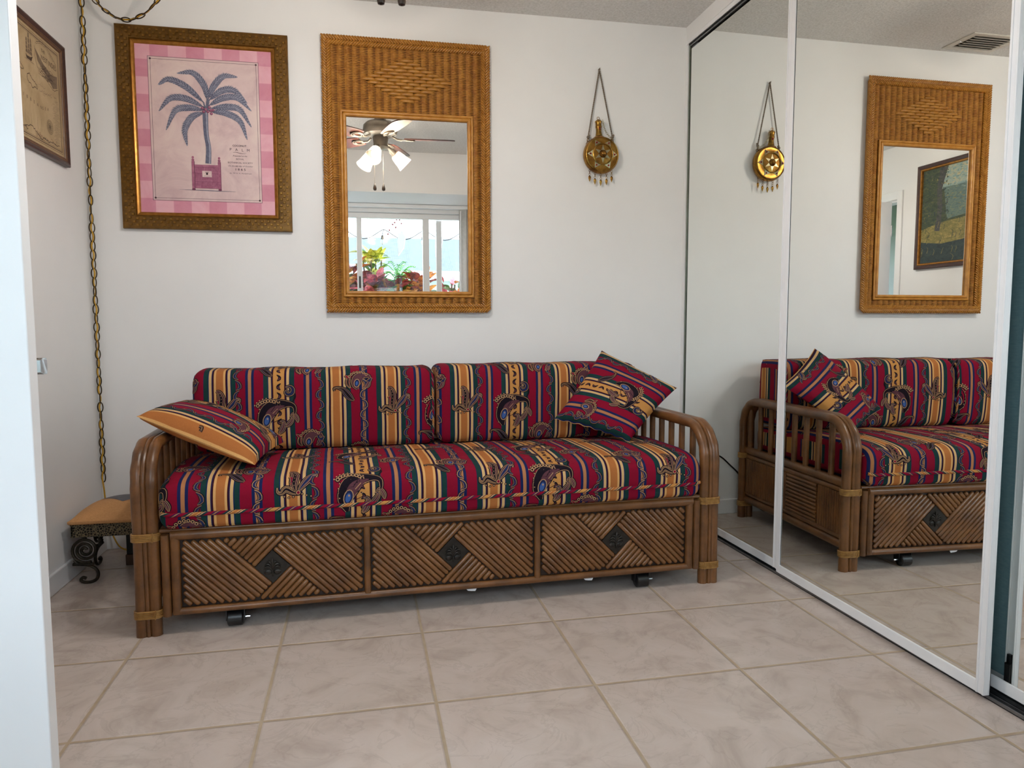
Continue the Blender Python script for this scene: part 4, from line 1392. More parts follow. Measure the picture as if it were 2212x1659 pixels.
for i, ch in enumerate('SEA'):
    A.text(ch, -0.420 + i * 0.0215, 1.788 + 0.004 * i, 0.016, 3, 1)
for rr_ in (0.026, 0.021, 0.014, 0.008):
    A.rib([(-0.366 + rr_ * math.cos(2 * PI * k / 24), 1.735 + rr_ * math.sin(2 * PI * k / 24)) for k in range(25)], 0.0014, 2, 1, smooth=False)
for k in range(16):
    a = 2 * PI * k / 16
    A.rib([(-0.366, 1.735), (-0.366 + 0.025 * math.cos(a), 1.735 + 0.025 * math.sin(a))], [0.0015, 0.0005], 2, 1 if k % 2 else 2, n=3)
for i in range(34):
    z = 1.83 - i * 0.0042
    x = -0.335 + random.uniform(0, 0.02)
    squig([(x, z), (x + 0.015, z + 0.001), (x + 0.035 + random.uniform(0, 0.015), z)], 0.0010, 2, 0.0012, 7)
A.mb.build('map_sheet', MI, mapp, sharp=180)

# ---- wicker mirror
WX, WZ = 0.1845, 1.6620
WW, WH = 0.757, 1.226
wm = thing('wicker_mirror', 'honey wicker mirror with braided border and diamond weave on the back wall', 'mirror', (WX, 0, WZ))
b = MB(); b.box(-WW / 2 + 0.02, WW / 2 - 0.02, -0.010, -0.002, -WH / 2 + 0.02, WH / 2 - 0.02); b.build('backing_board', M['wickback'], wm)
GX0, GX1, GZ0, GZ1 = -0.277, 0.274, 1.1465 - WZ, 1.9290 - WZ
b = MB(); b.box(GX0 - 0.012, GX1 + 0.012, -0.0145, -0.0125, GZ0 - 0.012, GZ1 + 0.012); b.build('mirror_glass', M['clearmirror'], wm)
b = MB()
fr = [(GX0, GZ0), (GX1, GZ0), (GX1, GZ1), (GX0, GZ1)]
for off, r in ((0.007, 0.0085), (0.0205, 0.0062)):
    for k in range(4):
        (x0, z0), (x1, z1) = fr[k], fr[(k + 1) % 4]
        sx0 = -1 if x0 < 0 else 1; sz0 = -1 if z0 == GZ0 else 1
        sx1 = -1 if x1 < 0 else 1; sz1 = -1 if z1 == GZ0 else 1
        b.tube([(x0 + sx0 * (off + 0.006), -0.021, z0 + sz0 * (off + 0.006)), (x1 + sx1 * (off + 0.006), -0.021, z1 + sz1 * (off + 0.006))] if False else
               [(x0 + sx0 * off, -0.021, z0 + sz0 * off), (x1 + sx1 * off, -0.021, z1 + sz1 * off)], r, 10)
        b.ell((x0 + sx0 * off, -0.021, z0 + sz0 * off), r, r, r, n=8, k=6)
b.build('reed_frame', M['reed'], wm)
# woven field
b = MB()
IXa, IXb, IZa, IZb = -WW / 2 + 0.036, WW / 2 - 0.036, -WH / 2 + 0.036, WH / 2 - 0.036
HX0, HX1, HZ0, HZ1 = GX0 - 0.026, GX1 + 0.026, GZ0 - 0.026, GZ1 + 0.026
pit = 0.0342
def strand(x0, x1, z, ph):
    n = max(3, int((x1 - x0) / (pit / 6)))
    rows = []
    for i in range(n + 1):
        x = x0 + (x1 - x0) * i / n
        w = math.sin(2 * PI * x / pit + ph)
        y = -(0.0165 + 0.0036 * w)
        hw = 0.0027 + 0.0008 * w
        zz = z + 0.0008 * math.sin(x * 37 + z * 91)
        rows.append([(x, y - 0.0016, zz + hw * 0.35), (x, y - 0.0016, zz - hw * 0.35), (x, y + 0.0006, zz - hw), (x, y + 0.0022, zz), (x, y + 0.0006, zz + hw)])
    b.grid(rows, cv=True)
z = IZa
k = 0
while z < IZb:
    ph = 0.0 if k % 2 else 0.35
    if HZ0 < z < HZ1:
        strand(IXa, HX0, z, ph); strand(HX1, IXb, z, ph)
    else:
        strand(IXa, IXb, z, ph)
    z += 0.0071; k += 1
i = math.ceil(IXa / pit)
while i * pit < IXb:
    x = i * pit
    for dx_ in (-0.0022, 0.0022):
        segs = [(IZa, IZb)] if not (HX0 < x < HX1) else [(IZa, HZ0), (HZ1, IZb)]
        for a, c in segs:
            b.tube([(x + dx_, -0.0150, a), (x + dx_, -0.0150, c)], 0.0020, 5, caps=False)
    i += 1
b.build('woven_panel', M['wick'], wm, sharp=50)
# diamond of wide splints
b = MB()
DCX, DCZ, BWd, BHt = 0.178 - WX + 0.005, 2.096 - WZ, 0.0585, 0.0148
for r in range(-6, 7):
    cnt = 7 - abs(r)
    for q in range(cnt):
        cx = DCX + (q - (cnt - 1) / 2) * BWd
        cz = DCZ + r * BHt
        rows = []
        for i in range(9):
            u = i / 8 * 2 - 1
            y = -(0.0190 + 0.0090 * max(math.cos(u * PI / 2), 0.0) ** 0.38)
            hw = BHt * (0.445 + 0.03 * math.cos(u * PI / 2))
            x = cx + u * BWd * 0.505
            rows.append([(x, y + 0.002, cz - hw), (x, y - 0.0012, cz - hw * 0.6), (x, y - 0.002, cz), (x, y - 0.0012, cz + hw * 0.6), (x, y + 0.002, cz + hw)])
        b.grid(rows)
b.build('diamond_weave', M['wickb'], wm, sharp=50)
# braided border
b = MB()
bw_ = 0.042
cW, cH = WW / 2 - bw_ / 2, WH / 2 - bw_ / 2
b2 = [(-cW, -cH), (cW, -cH), (cW, cH), (-cW, cH)]
for kk in range(4):
    (x0, z0), (x1, z1) = b2[kk], b2[(kk + 1) % 4]
    L = math.hypot(x1 - x0, z1 - z0)
    tx, tz = (x1 - x0) / L, (z1 - z0) / L
    flip = -1 if kk in (0, 3) else 1       # chevrons run the same way on both long sides
    n = int((L + 0.02) / 0.0122)
    b.tube([(x0, -0.013, z0), (x1, -0.013, z1)], 0.0125, 10)
    for i in range(n + 1):
        d = -0.008 + (L + 0.016) * i / n
        for sg in (-1, 1):
            ang = math.atan2(tz, tx) + sg * flip * 0.74
            off = sg * 0.0098
            c = (x0 + tx * d - tz * off, -0.0285 + 0.002 * sg, z0 + tz * d + tx * off)
            R = Matrix.Rotation(-ang, 3, 'Y') @ Matrix.Rotation(sg * flip * 0.0, 3, 'X')
            b.ell(c, 0.0175, 0.0085, 0.0060, R, n=8, k=6)
b.build('braided_border', M['wickb'], wm)

# ---- brass pilgrim flask
FX, FZ = 1.1035, 1.8045
fl = thing('hanging_flask', 'round brass flask with star inlay hanging from a twisted cord', 'flask', (FX, -0.004, FZ))
def brassmat(name, c1, c2, c3, rough=0.26):
    m = mat(name, c2, rough, 0.95)
    t = NT(m)
    f = t.noise(t.coord('Object'), 24, 5, 0.6, 0.6)
    t.color(t.ramp(f, [(0.33, c1), (0.5, c2), (0.68, c3)]))
    t.bump(f, 0.25, 0.002)
    return m
M['brass'] = brassmat('aged_brass', '#6e5226', '#9a7a3a', '#b07a3c')
M['copper'] = brassmat('copper_brass', '#6f4a22', '#946a2e', '#a5823f')
M['silver'] = brassmat('nickel_inlay', '#8d8668', '#a8a083', '#b9b08f', 0.3)
M['oldcord'] = noisy('twisted_grey_cord', '#4a4036', '#8d8070', 300, 0.8)
M['gem'] = mat('red_glass_stud', '#7a1a1c', 0.12)
Ry = Matrix.Rotation(PI / 2, 4, 'X')         # lathe axis -> -y
def ly(mb, prof, mat_=0, n=40, c=(0, 0)):
    mb.lathe(prof, n, Matrix.Translation((c[0], 0, c[1])) @ Ry, mat_)
b = MB()
ly(b, [(0.0, 0.0), (0.070, 0.0), (0.080, 0.004), (0.0875, 0.014), (0.0885, 0.026), (0.085, 0.038), (0.0785, 0.0445), (0.0765, 0.0435), (0.050, 0.0520), (0.0, 0.056)])
body = b.build('body', M['copper'], fl, sharp=50)
b = MB()
for rr_, h, w in ((0.0790, 0.0445, 0.0024), (0.0490, 0.0530, 0.0026), (0.0475, 0.0545, 0.0015)):
    b.tube([(rr_ * math.cos(2 * PI * k / 48), -h, rr_ * math.sin(2 * PI * k / 48)) for k in range(48)], w, 8, closed=True)
b.build('rings', M['brass'], fl)
b = MB()
def tri_inlay(r0_, r1_, half, n, h, ph):
    for k in range(n):
        a = ph + 2 * PI * k / n
        pts = [(r1_ * math.cos(a), r1_ * math.sin(a)), (r0_ * math.cos(a + half), r0_ * math.sin(a + half)), (r0_ * math.cos(a - half), r0_ * math.sin(a - half))]
        def hh(p):
            r = math.hypot(*p)
            return (0.0525 + (0.0440 - 0.0525) * (r - 0.05) / 0.0265 + h) if r > 0.05 else (0.0520 + (0.05 - r) / 0.05 * 0.004 + h)
        f_ = [b.vert((x, -hh((x, z)), z)) for x, z in pts]
        g_ = [b.vert((x * 0.97, -hh((x, z)) + 0.004, z * 0.97)) for x, z in pts]
        b.face(f_[::-1])
        for q in range(3):
            b.face((f_[q], f_[(q + 1) % 3], g_[(q + 1) % 3], g_[q]))
tri_inlay(0.051, 0.075, 0.36, 6, 0.0012, PI / 6 + 0.52)
tri_inlay(0.018, 0.043, 0.50, 6, 0.0014, PI / 6)
b.build('star_inlay', M['silver'], fl, sharp=30)
for k in range(7):
    b = MB()
    a = PI / 6 + 0.52 + 2 * PI * k / 6
    if k < 6:
        b.ell((0.0600 * math.cos(a), -0.0515, 0.0600 * math.sin(a)), 0.0046, 0.004, 0.0046, n=10, k=7)
    else:
        b.ell((-0.0105, -0.036, 0.122), 0.0050, 0.004, 0.0062, n=10, k=7)
    b.build('red_stud', M['gem'], fl)
b = MB(); ly(b, [(0.019, 0.0545), (0.018, 0.0585), (0.012, 0.064), (0.0095, 0.066), (0.009, 0.070), (0.004, 0.0725), (0.0, 0.073)], n=24); b.build('centre_boss', M['copper'], fl)
b = MB()
T0 = Matrix.Translation((-0.0100, -0.022, 0.078)) @ Matrix.Rotation(-0.05, 4, 'Y')
b.lathe([(0.030, 0.0), (0.026, 0.006), (0.017, 0.012), (0.0135, 0.030), (0.0135, 0.052), (0.0, 0.052)], 20, T0)
b.build('neck', M['brass'], fl)
b = MB()
b.lathe([(0.0, 0.050), (0.0150, 0.050), (0.0155, 0.058), (0.0140, 0.062), (0.0150, 0.074), (0.0170, 0.080), (0.0120, 0.086), (0.004, 0.089), (0.0, 0.089)], 20, T0)
cr = T0 @ Vector((0, 0, 0.095))
b.tube([(cr.x + 0.006 * math.cos(2 * PI * k / 14), cr.y, cr.z + 0.006 * math.sin(2 * PI * k / 14)) for k in range(14)], 0.0014, 6, closed=True)
b.build('stopper', M['copper'], fl)
LX, RX_ = -0.066, 0.062
for sx, top, dz in ((LX, 0, 0.066), (RX_, 0, 0.079)):
    b = MB()
    for k in range(3):
        b.tube([(sx + (0.004 if k else 0) * (1 if sx < 0 else -1) + 0.0055 * math.cos(2 * PI * q / 12), -0.016 + 0.003 * (q % 2), dz - 0.014 + 0.009 * k + 0.0065 * math.sin(2 * PI * q / 12)) for q in range(12)], 0.0016, 6, closed=True)
    b.build('lug', M['brass'], fl)
b = MB()
apex = Vector((-0.006, -0.006, 0.406))
for (sx, dz) in ((LX + 0.004, 0.084), (RX_ - 0.002, 0.090)):
    p0 = Vector((sx, -0.014, dz))
    for ph in (0, PI):
        pth = []
        for i in range(110):
            u = i / 109
            q = p0.lerp(apex, u)
            a = ph + i * 0.95
            pth.append((q.x + 0.0019 * math.cos(a), q.y + 0.0019 * math.sin(a), q.z))
        b.tube(pth, 0.0021, 6)
    b.ell(p0, 0.008, 0.007, 0.007, n=8, k=6)
    b.ell(p0 + Vector((0.004, -0.002, 0.007)), 0.006, 0.006, 0.006, n=8, k=6)
b.tube([(apex.x - 0.004, apex.y, apex.z - 0.003), (apex.x, apex.y, apex.z + 0.003), (apex.x + 0.004, apex.y, apex.z - 0.003)], 0.003, 6)
b.tube([(apex.x, 0.004, apex.z - 0.003), (apex.x, -0.014, apex.z - 0.001), (apex.x, -0.015, apex.z + 0.005)], 0.0016, 6)
b.build('hanging_cord', M['oldcord'], fl)
b = MB()
cpts = spl([(0.006, -0.030, 0.160), (0.010, -0.034, 0.135), (0.020, -0.034, 0.110), (0.040, -0.030, 0.088), (0.062, -0.020, 0.078)], 13)
for i, c in enumerate(cpts):
    c = Vector(c)
    d = (Vector(cpts[min(i + 1, 12)]) - Vector(cpts[max(i - 1, 0)])).normalized()
    sd = d.cross(Vector((0, 1, 0))) if i % 2 else Vector((0, 1, 0))
    sd.normalize()
    b.tube([c + d * (0.0062 * math.cos(2 * PI * k / 10)) + sd * (0.0042 * math.sin(2 * PI * k / 10)) for k in range(10)], 0.0010, 5, closed=True)
b.build('stopper_chain', M['silver'], fl)
for k, (x, zt) in enumerate(((-0.055, -0.070), (-0.028, -0.083), (0.001, -0.088), (0.030, -0.083), (0.056, -0.069))):
    b = MB()
    for q in range(3):
        zc = zt - 0.004 - q * 0.0085
        ax = q % 2
        b.tube([(x + 0.0042 * math.cos(2 * PI * i / 10) * (1 - ax * 0.5), -0.020 + 0.003 * ax * math.cos(2 * PI * i / 10), zc + 0.0052 * math.sin(2 * PI * i / 10)) for i in range(10)], 0.0010, 5, closed=True)
    z0 = zt - 0.030
    for pts, wv in (([(x, -0.020, z0 + 0.004), (x, -0.020, z0 - 0.002), (x, -0.020, z0 - 0.012), (x, -0.020, z0 - 0.026)], [0.0012, 0.0064, 0.0058, 0.0006]),):
        b.tube(spl(pts, 10), [q[0] for q in spl([(w,) for w in wv], 10)], 8, sq=0.45)
    b.build('leaf_pendant', M['copper'] if k in (0, 3, 4) else M['brass'], fl)

# ================================================================== SWAG CHAIN with its yellow cord
M['chain'] = noisy('dark_bronze_chain', '#2a2013', '#43331d', 80, 0.4, 0.6)
M['cord'] = noisy('amber_lamp_cord', '#b78a1e', '#c99c30', 60, 0.35)
sw = thing('swag_chain', 'dark link chain threaded with an amber cord, hanging in the left corner', 'chain', (-1.155, -0.030, H))
lk = MB()
pl = []
for k in range(20):
    a = 2 * PI * k / 20
    x, z = 0.0102 * math.cos(a), 0.0215 * math.sin(a)
    pl.append((x, 0, z))
lk.tube(pl, 0.0024, 7, closed=True)
link = lk.build('chain_link', M['chain'], sw)
links = [link]
def put_link(p, d, roll):
    if len(links) == 1 and link.get('used') is None:
        o = link
        link['used'] = 1
    else:
        o = link.copy(); COL.objects.link(o); o.parent = sw
        links.append(o)
    q = Vector(d).to_track_quat('Z', 'Y')
    o.rotation_mode = 'QUATERNION'
    o.rotation_quaternion = q @ Matrix.Rotation(roll, 3, 'Z').to_quaternion()
    o.location = p
def walk(path, pitch, cord):
    P = [Vector(p) for p in path]
    D = [0.0]
    for i in range(1, len(P)):
        D.append(D[-1] + (P[i] - P[i - 1]).length)
    n = int(D[-1] / pitch)
    for k in range(n):
        t = (k + 0.5) * pitch
        i = max(j for j in range(len(D)) if D[j] <= t)
        i = min(i, len(P) - 2)
        f = (t - D[i]) / (D[i + 1] - D[i])
        p = P[i].lerp(P[i + 1], f)
        d = (P[i + 1] - P[i]).normalized()
        roll = (0.35 if k % 2 else -0.35) + random.uniform(-0.45, 0.45)
        if random.random() < 0.22:
            roll += 1.1
        put_link(p, d, roll)
        s_ = 0.0035 * (1 if k % 2 else -1)
        cord.append(p + Vector((s_ + random.uniform(-0.001, 0.001), -0.001, 0)))
vert = [(0.0, 0.0, -0.012), (0.001, 0.004, -0.20), (-0.001, 0.006, -0.6), (-0.003, 0.006, -1.05), (-0.005, 0.008, -1.6), (-0.006, 0.006, -2.13)]
cord = []
walk(spl(vert, 60), 0.0385, cord)
cord += [Vector((-0.005, 0.004, -2.17)), Vector((0.000, 0.004, -2.26)), Vector((0.010, 0.004, -2.33)), Vector((0.032, -0.005, -2.39)), Vector((0.062, -0.020, -2.425)), Vector((0.12, -0.05, -2.432))]
b = MB(); b.tube(spl(cord, 220), 0.0033, 7); b.build('cord', M['cord'], sw)
h2 = Vector((-0.74 + 1.155, -0.20 + 0.030, 0.0))
swag = []
for i in range(40):
    t_ = i / 39
    q = h2 * t_
    swag.append((q.x, q.y, -0.012 - 4 * 0.187 * t_ * (1 - t_)))
cord = []
walk(swag, 0.034, cord)
b = MB(); b.tube(spl(cord, 120), 0.0033, 7); b.build('cord', M['cord'], sw)
for q in (Vector((0, 0, 0)), h2):
    b = MB()
    b.lathe([(0.0, 0.0), (0.012, 0.0), (0.012, -0.003), (0.003, -0.005), (0.0, -0.005)], 14, Matrix.Translation(q))
    b.tube([(q.x, q.y, -0.004), (q.x, q.y, -0.010), (q.x + 0.008, q.y, -0.016), (q.x, q.y, -0.024), (q.x - 0.008, q.y, -0.016)], 0.0018, 6)
    b.build('ceiling_hook', M['chain'], sw)
if 'used' in link:
    del link['used']

# ================================================================== LOW STOOL in the corner
M['tanpad'] = noisy('tan_woven_upholstery', '#b1804f', '#c08e5c', 160, 0.85, bump=0.35, bdist=0.001)
M['iron'] = noisy('antique_iron', '#1d1a15', '#3a3327', 60, 0.34, 0.7)
M['slate'] = noisy('grey_slate_patch', '#4e4c50', '#625f63', 30, 0.6)
stl = thing('footstool', 'low tan padded stool on scrolled iron legs in the left corner', 'stool', (-0.975, -0.315, 0))
X0, X1, Y0, Y1 = -0.170, 0.160, -0.150, 0.150
b = MB()
N = 22
rows = []
for i in range(N + 1):
    r = []
    for j in range(N + 1):
        u, w = i / N * 2 - 1, j / N * 2 - 1
        e = max(abs(u), abs(w))
        hz_ = 0.2475 + 0.058 * (max((1 - u * u) * (1 - w * w), 0)) ** 0.62
        r.append(((X0 + X1) / 2 + u * (X1 - X0) / 2, (Y0 + Y1) / 2 + w * (Y1 - Y0) / 2, hz_))
    rows.append(r)
b.grid([r[::-1] for r in rows])
e = 0.004
ring = []
for (x, y) in ((X0, Y0), (X1, Y0), (X1, Y1), (X0, Y1)):
    ring.append([(x, y, 0.2475), (x, y, 0.240), (x + (e if x < 0 else -e), y + (e if y < 0 else -e), 0.2345)])
b.grid(ring, cu=True)
pad = b.build('seat_pad', M['tanpad'], stl, sharp=60)
b = MB()
cx_, cy_ = 0.0, 0.02
rows = []
def padz(x, y):
    u, w = (x - (X0 + X1) / 2) / ((X1 - X0) / 2), (y - (Y0 + Y1) / 2) / ((Y1 - Y0) / 2)
    return 0.2475 + 0.058 * max((1 - u * u) * (1 - w * w), 0) ** 0.62 + 0.0012
for i in range(9):
    r = []
    for j in range(9):
        p, q = (i / 8 - 0.5) * 2, (j / 8 - 0.5) * 2
        x, y = cx_ + (p + q) * 0.052, cy_ + (q - p) * 0.042
        r.append((x, y, padz(x, y)))
    rows.append(r)
b.grid([r[::-1] for r in rows])
b.build('diamond_patch', M['slate'], stl)
b = MB()
M['apron'] = mat('cast_metal_apron', '#3b352a', 0.4, 0.6)
t = NT(M['apron'])
vo = t.n('ShaderNodeTexVoronoi', feature='DISTANCE_TO_EDGE'); vo.inputs['Scale'].default_value = 115
t.l(t.coord('Object'), vo.inputs['Vector'])
t.color(t.ramp(vo.outputs[0], [(0.04, '#7d7056'), (0.12, '#3a3327'), (0.30, '#100d09')]))
t.bump(vo.outputs[0], 0.8, 0.004)
for x0, x1, y0, y1 in ((X0 + 0.010, X1 - 0.010, Y0 + 0.008, Y0 + 0.014), (X0 + 0.010, X1 - 0.010, Y1 - 0.014, Y1 - 0.008), (X0 + 0.008, X0 + 0.014, Y0 + 0.008, Y1 - 0.008), (X1 - 0.014, X1 - 0.008, Y0 + 0.008, Y1 - 0.008)):
    b.box(x0, x1, y0, y1, 0.186, 0.2345)
    for z in (0.187, 0.231):
        b.tube([(x0, y0 + 0.003 * 0, z), (x1, y0, z)] if x1 - x0 > 0.1 else [(x0, y0, z), (x0, y1, z)], 0.003, 6)
b.build('apron', M['apron'], stl)
def scroll_leg(x, y, sx, yz):
    """spiral under the apron, then an S foot; drawn in the x-z plane (or y-z when yz)"""
    b = MB()
    pl = []
    cz = 0.131
    for i in range(80):
        u = i / 79
        a = 0.4 + u * 5.5 * PI / 1.0
        r = 0.006 + 0.044 * u
        pl.append((r * math.cos(a), cz + r * math.sin(a)))
    foot = spl([(-0.040, 0.093), (-0.026, 0.078), (0.000, 0.074), (0.028, 0.062), (0.042, 0.040), (0.036, 0.016), (0.016, 0.005), (-0.010, 0.006), (-0.020, 0.015), (-0.012, 0.024), (0.000, 0.020)], 50)
    def T(q):
        return (x, y + sx * q[0], q[1]) if yz else (x + sx * q[0], y, q[1])
    b.tube([T(q) for q in pl], 0.0058, 8)
    b.tube([T(q) for q in foot], 0.0062, 8)
    b.tube([T((-0.045, 0.078)), T((0.028, 0.074))], 0.0065, 8)
    b.tube([T((0.0, 0.176)), T((0.0, 0.192))], 0.008, 8)
    b.build('scroll_leg', M['iron'], stl)
scroll_leg(-0.118, Y0 + 0.016, 1, False)
scroll_leg(0.116, Y0 + 0.016, -1, False)
scroll_leg(X0 + 0.016, 0.105, -1, True)
scroll_leg(X1 - 0.016, 0.105, -1, True)
# dark box under the stool and the small black case on it
M['darkbox'] = noisy('dark_stained_box', '#0f0d0d', '#191514', 30, 0.5)
t_ = thing('storage_box', 'dark box with a brown base standing under the tan stool', 'box', (-0.925, -0.17, 0))
b = MB(); b.box(-0.085, 0.055, -0.082, 0.085, 0.045, 0.165); b.build('body', M['darkbox'], t_, bevel=0.003)
b = MB(); b.box(-0.089, 0.059, -0.086, 0.089, 0.0, 0.045); b.build('plinth', noisy('brown_box_base', '#3a2416', '#523421', 20, 0.45), t_, bevel=0.003)
b = MB(); b.box(-0.06, 0.06, -0.012, 0.012, 0, 0.012)
tag(b.build('remote_control', M['black'], None, loc=(-0.862, -0.235, 0.3045), rot=(0, 0.08, 0.05), bevel=0.003), 'slim black object lying on the back of the tan stool', 'remote')

# black power cable behind the right arm
b = MB()
b.tube(spl([(1.395, -0.006, 0.335), (1.385, -0.016, 0.330), (1.33, -0.022, 0.305), (1.28, -0.022, 0.262), (1.23, -0.022, 0.215), (1.16, -0.026, 0.12), (1.10, -0.030, 0.02), (1.02, -0.05, 0.006), (0.90, -0.06, 0.006)], 60), 0.004, 7)
tag(b.build('power_cable', M['black']), 'thin black cable drooping along the wall behind the right arm', 'cable')

# ceiling vent near the back wall
vt = thing('ceiling_vent', 'white louvred air vent in the ceiling, reflected in the closet door', 'vent', (-0.005, -0.145, H))
M['vent'] = noisy('vent_white_paint', '#c9c4bb', '#d4cfc6', 20, 0.5)
M['ventdark'] = mat('vent_dark_inside', '#3b342c', 0.8)
vw, vd = 0.150, 0.105
b = MB()
for x0, x1, y0, y1 in ((-vw, vw, -vd, -vd + 0.03), (-vw, vw, vd - 0.03, vd), (-vw, -vw + 0.035, -vd + 0.03, vd - 0.03), (vw - 0.035, vw, -vd + 0.03, vd - 0.03)):
    b.box(x0, x1, y0, y1, -0.007, 0.0)
b.build('frame', M['vent'], vt, bevel=0.002)
b = MB(); b.box(-vw + 0.03, vw - 0.03, -vd + 0.025, vd - 0.025, -0.0012, -0.0004); b.build('duct_shadow_box', M['ventdark'], vt)
for i in range(6):
    y = -vd + 0.042 + i * 0.0242
    b = MB(); b.box(-vw + 0.034, vw - 0.034, -0.0105, 0.0105, -0.0008, 0.0008)
    b.build('louvre', M['vent'], vt, loc=(0, y, -0.0085), rot=(0.62, 0, 0))
b = MB(); b.lathe([(0.0, -0.0095), (0.004, -0.0095), (0.005, -0.007), (0.0, -0.007)], 10, Matrix.Translation((0.132, 0.0, 0))); b.build('screw', M['chrome'], vt)

# ================================================================== CEILING FAN
fan = thing('ceiling_fan', 'five-blade ceiling fan with lit glass shades, seen in the wicker mirror', 'ceiling fan', (0.083, -1.380, H))
M['fanbody'] = noisy('pewter_fan_metal', '#6f675c', '#82796c', 30, 0.35, 0.7)
M['blade_top'] = noisy('dark_blade_veneer', '#3c2420', '#56332b', 12, 0.4, stretch=(1, 1, 1))
M['bladelit'] = noisy('blade_veneer_lit', '#b79f86', '#c9b39a', 12, 0.45)  # lit copy of the dark blade veneer, light painted into its colour
b = MB(); b.lathe([(0.0, 0.0), (0.062, 0.0), (0.066, -0.018), (0.050, -0.045), (0.020, -0.052), (0.0, -0.052)], 28); b.build('canopy', M['fanbody'], fan)
b = MB(); b.tube([(0, 0, -0.045), (0, 0, -0.15)], 0.011, 12); b.build('down_rod', M['fanbody'], fan)
b = MB(); b.lathe([(0.0, -0.138), (0.034, -0.138), (0.040, -0.150), (0.085, -0.165), (0.106, -0.185), (0.110, -0.215), (0.102, -0.240), (0.070, -0.252), (0.0, -0.254)], 36)
b.build('motor_housing', M['fanbody'], fan, sharp=50)
b = MB(); b.lathe([(0.0, -0.252), (0.046, -0.252), (0.050, -0.262), (0.044, -0.300), (0.052, -0.318), (0.030, -0.330), (0.0, -0.332)], 28)
b.build('switch_housing', M['fanbody'], fan, sharp=50)
for k in range(5):
    a = math.radians(2 + 72 * k)
    R = Matrix.Rotation(a, 4, 'Z') @ Matrix.Rotation(-0.20, 4, 'X')
    b = MB()
    outline = spl([(0.150, -0.045), (0.20, -0.056), (0.32, -0.064), (0.42, -0.064), (0.462, -0.050), (0.475, -0.020), (0.475, 0.020), (0.462, 0.050), (0.42, 0.064), (0.32, 0.064), (0.20, 0.056), (0.150, 0.045)], 40)
    off = Vector((0, 0, -0.262))
    top = [b.vert(off + R @ Vector((x, y, 0.003))) for x, y in outline]
    bot = [b.vert(off + R @ Vector((x, y, -0.003))) for x, y in outline]
    b.face(top, 0); b.face(bot[::-1], 1)
    for i in range(40):
        b.face((top[i], bot[i], bot[(i + 1) % 40], top[(i + 1) % 40]), 0)
    bl = b.build('blade', [M['blade_top'], M['bladelit'] if k in (1,) else M['blade_top']], fan)  # only the blade towards the mirror gets the painted lit underside
    b = MB()
    W_ = lambda x, y, z: off + R @ Vector((x, y, z))
    b.tube([W_(0.075, 0, 0.010), W_(0.105, 0.010, -0.004), W_(0.135, 0, -0.008)], 0.007, 8)
    for w_, cx in ((0.030, 0.175), (0.020, 0.172)):
        b.tube([W_(cx + w_ * 1.35 * math.cos(2 * PI * i / 18), w_ * math.sin(2 * PI * i / 18), -0.008) for i in range(18)], 0.0045, 7, closed=True)
    b.build('blade_iron', M['fanbody'], bl)
M['bulb'] = bpy.data.materials.new('lit_bulb'); M['bulb'].use_nodes = True
n_ = M['bulb'].node_tree
n_.nodes.remove(n_.nodes['Principled BSDF'])
em = n_.nodes.new('ShaderNodeEmission'); em.inputs[0].default_value = (0.92, 0.95, 1.0, 1); em.inputs[1].default_value = BULB_STRENGTH
n_.links.new(em.outputs[0], n_.nodes['Material Output'].inputs[0])
M['shade'] = bpy.data.materials.new('etched_glass_shade'); M['shade'].use_nodes = True
n_ = M['shade'].node_tree
n_.nodes.remove(n_.nodes['Principled BSDF'])
tp = n_.nodes.new('ShaderNodeBsdfTransparent'); tp.inputs[0].default_value = (1, 0.92, 0.82, 1)
tl = n_.nodes.new('ShaderNodeBsdfTranslucent'); tl.inputs[0].default_value = (0.95, 0.86, 0.72, 1)
m1 = n_.nodes.new('ShaderNodeMixShader'); m1.inputs[0].default_value = 0.22
n_.links.new(tp.outputs[0], m1.inputs[1]); n_.links.new(tl.outputs[0], m1.inputs[2]); n_.links.new(m1.outputs[0], n_.nodes['Material Output'].inputs[0])
for k, deg in enumerate((108, -12, 228)):
    a = math.radians(deg)
    dr = Vector((math.cos(a), math.sin(a), 0))
    base = Vector((0, 0, -0.312)) + dr * 0.045
    ax = (dr * 0.80 + Vector((0, 0, -0.72))).normalized()
    b = MB(); b.tube([base - dr * 0.02, base + ax * 0.012, base + ax * 0.035], [0.010, 0.010, 0.016], 12)
    Mx = Matrix.Translation(base + ax * 0.03) @ ax.to_track_quat('Z', 'Y').to_matrix().to_4x4()
    b.lathe([(0.0, 0.0), (0.020, 0.0), (0.022, 0.030), (0.028, 0.036), (0.0, 0.036)], 20, Mx)
    arm_ = b.build('lamp_arm', M['fanbody'], fan)
    b = MB(); b.lathe([(0.026, 0.030), (0.034, 0.042), (0.040, 0.070), (0.044, 0.100), (0.052, 0.128), (0.0508, 0.128), (0.0428, 0.100), (0.0388, 0.070), (0.033, 0.043)], 28, Mx)
    b.build('glass_shade', M['shade'], arm_)
    b = MB(); b.ell(Mx @ Vector((0, 0, 0.078)), 0.021, 0.021, 0.026, n=14, k=10)
    b.build('bulb', M['bulb'], arm_)
for x, y in ((-0.040, 0.000), (0.015, -0.004)):
    b = MB(); b.tube([(x, y, -0.325), (x, y, -0.545)], 0.0010, 5)
    pc = b.build('pull_chain', M['fanbody'], fan)
    b = MB(); b.lathe([(0.0, -0.540), (0.002, -0.542), (0.006, -0.556), (0.0105, -0.572), (0.0112, -0.580), (0.009, -0.588), (0.0, -0.5915)], 18, Matrix.Translation((x, y, 0)))
    b.build('pull_knob', noisy('dark_wood_knob', '#17100b', '#2a1c12', 40, 0.3), pc)

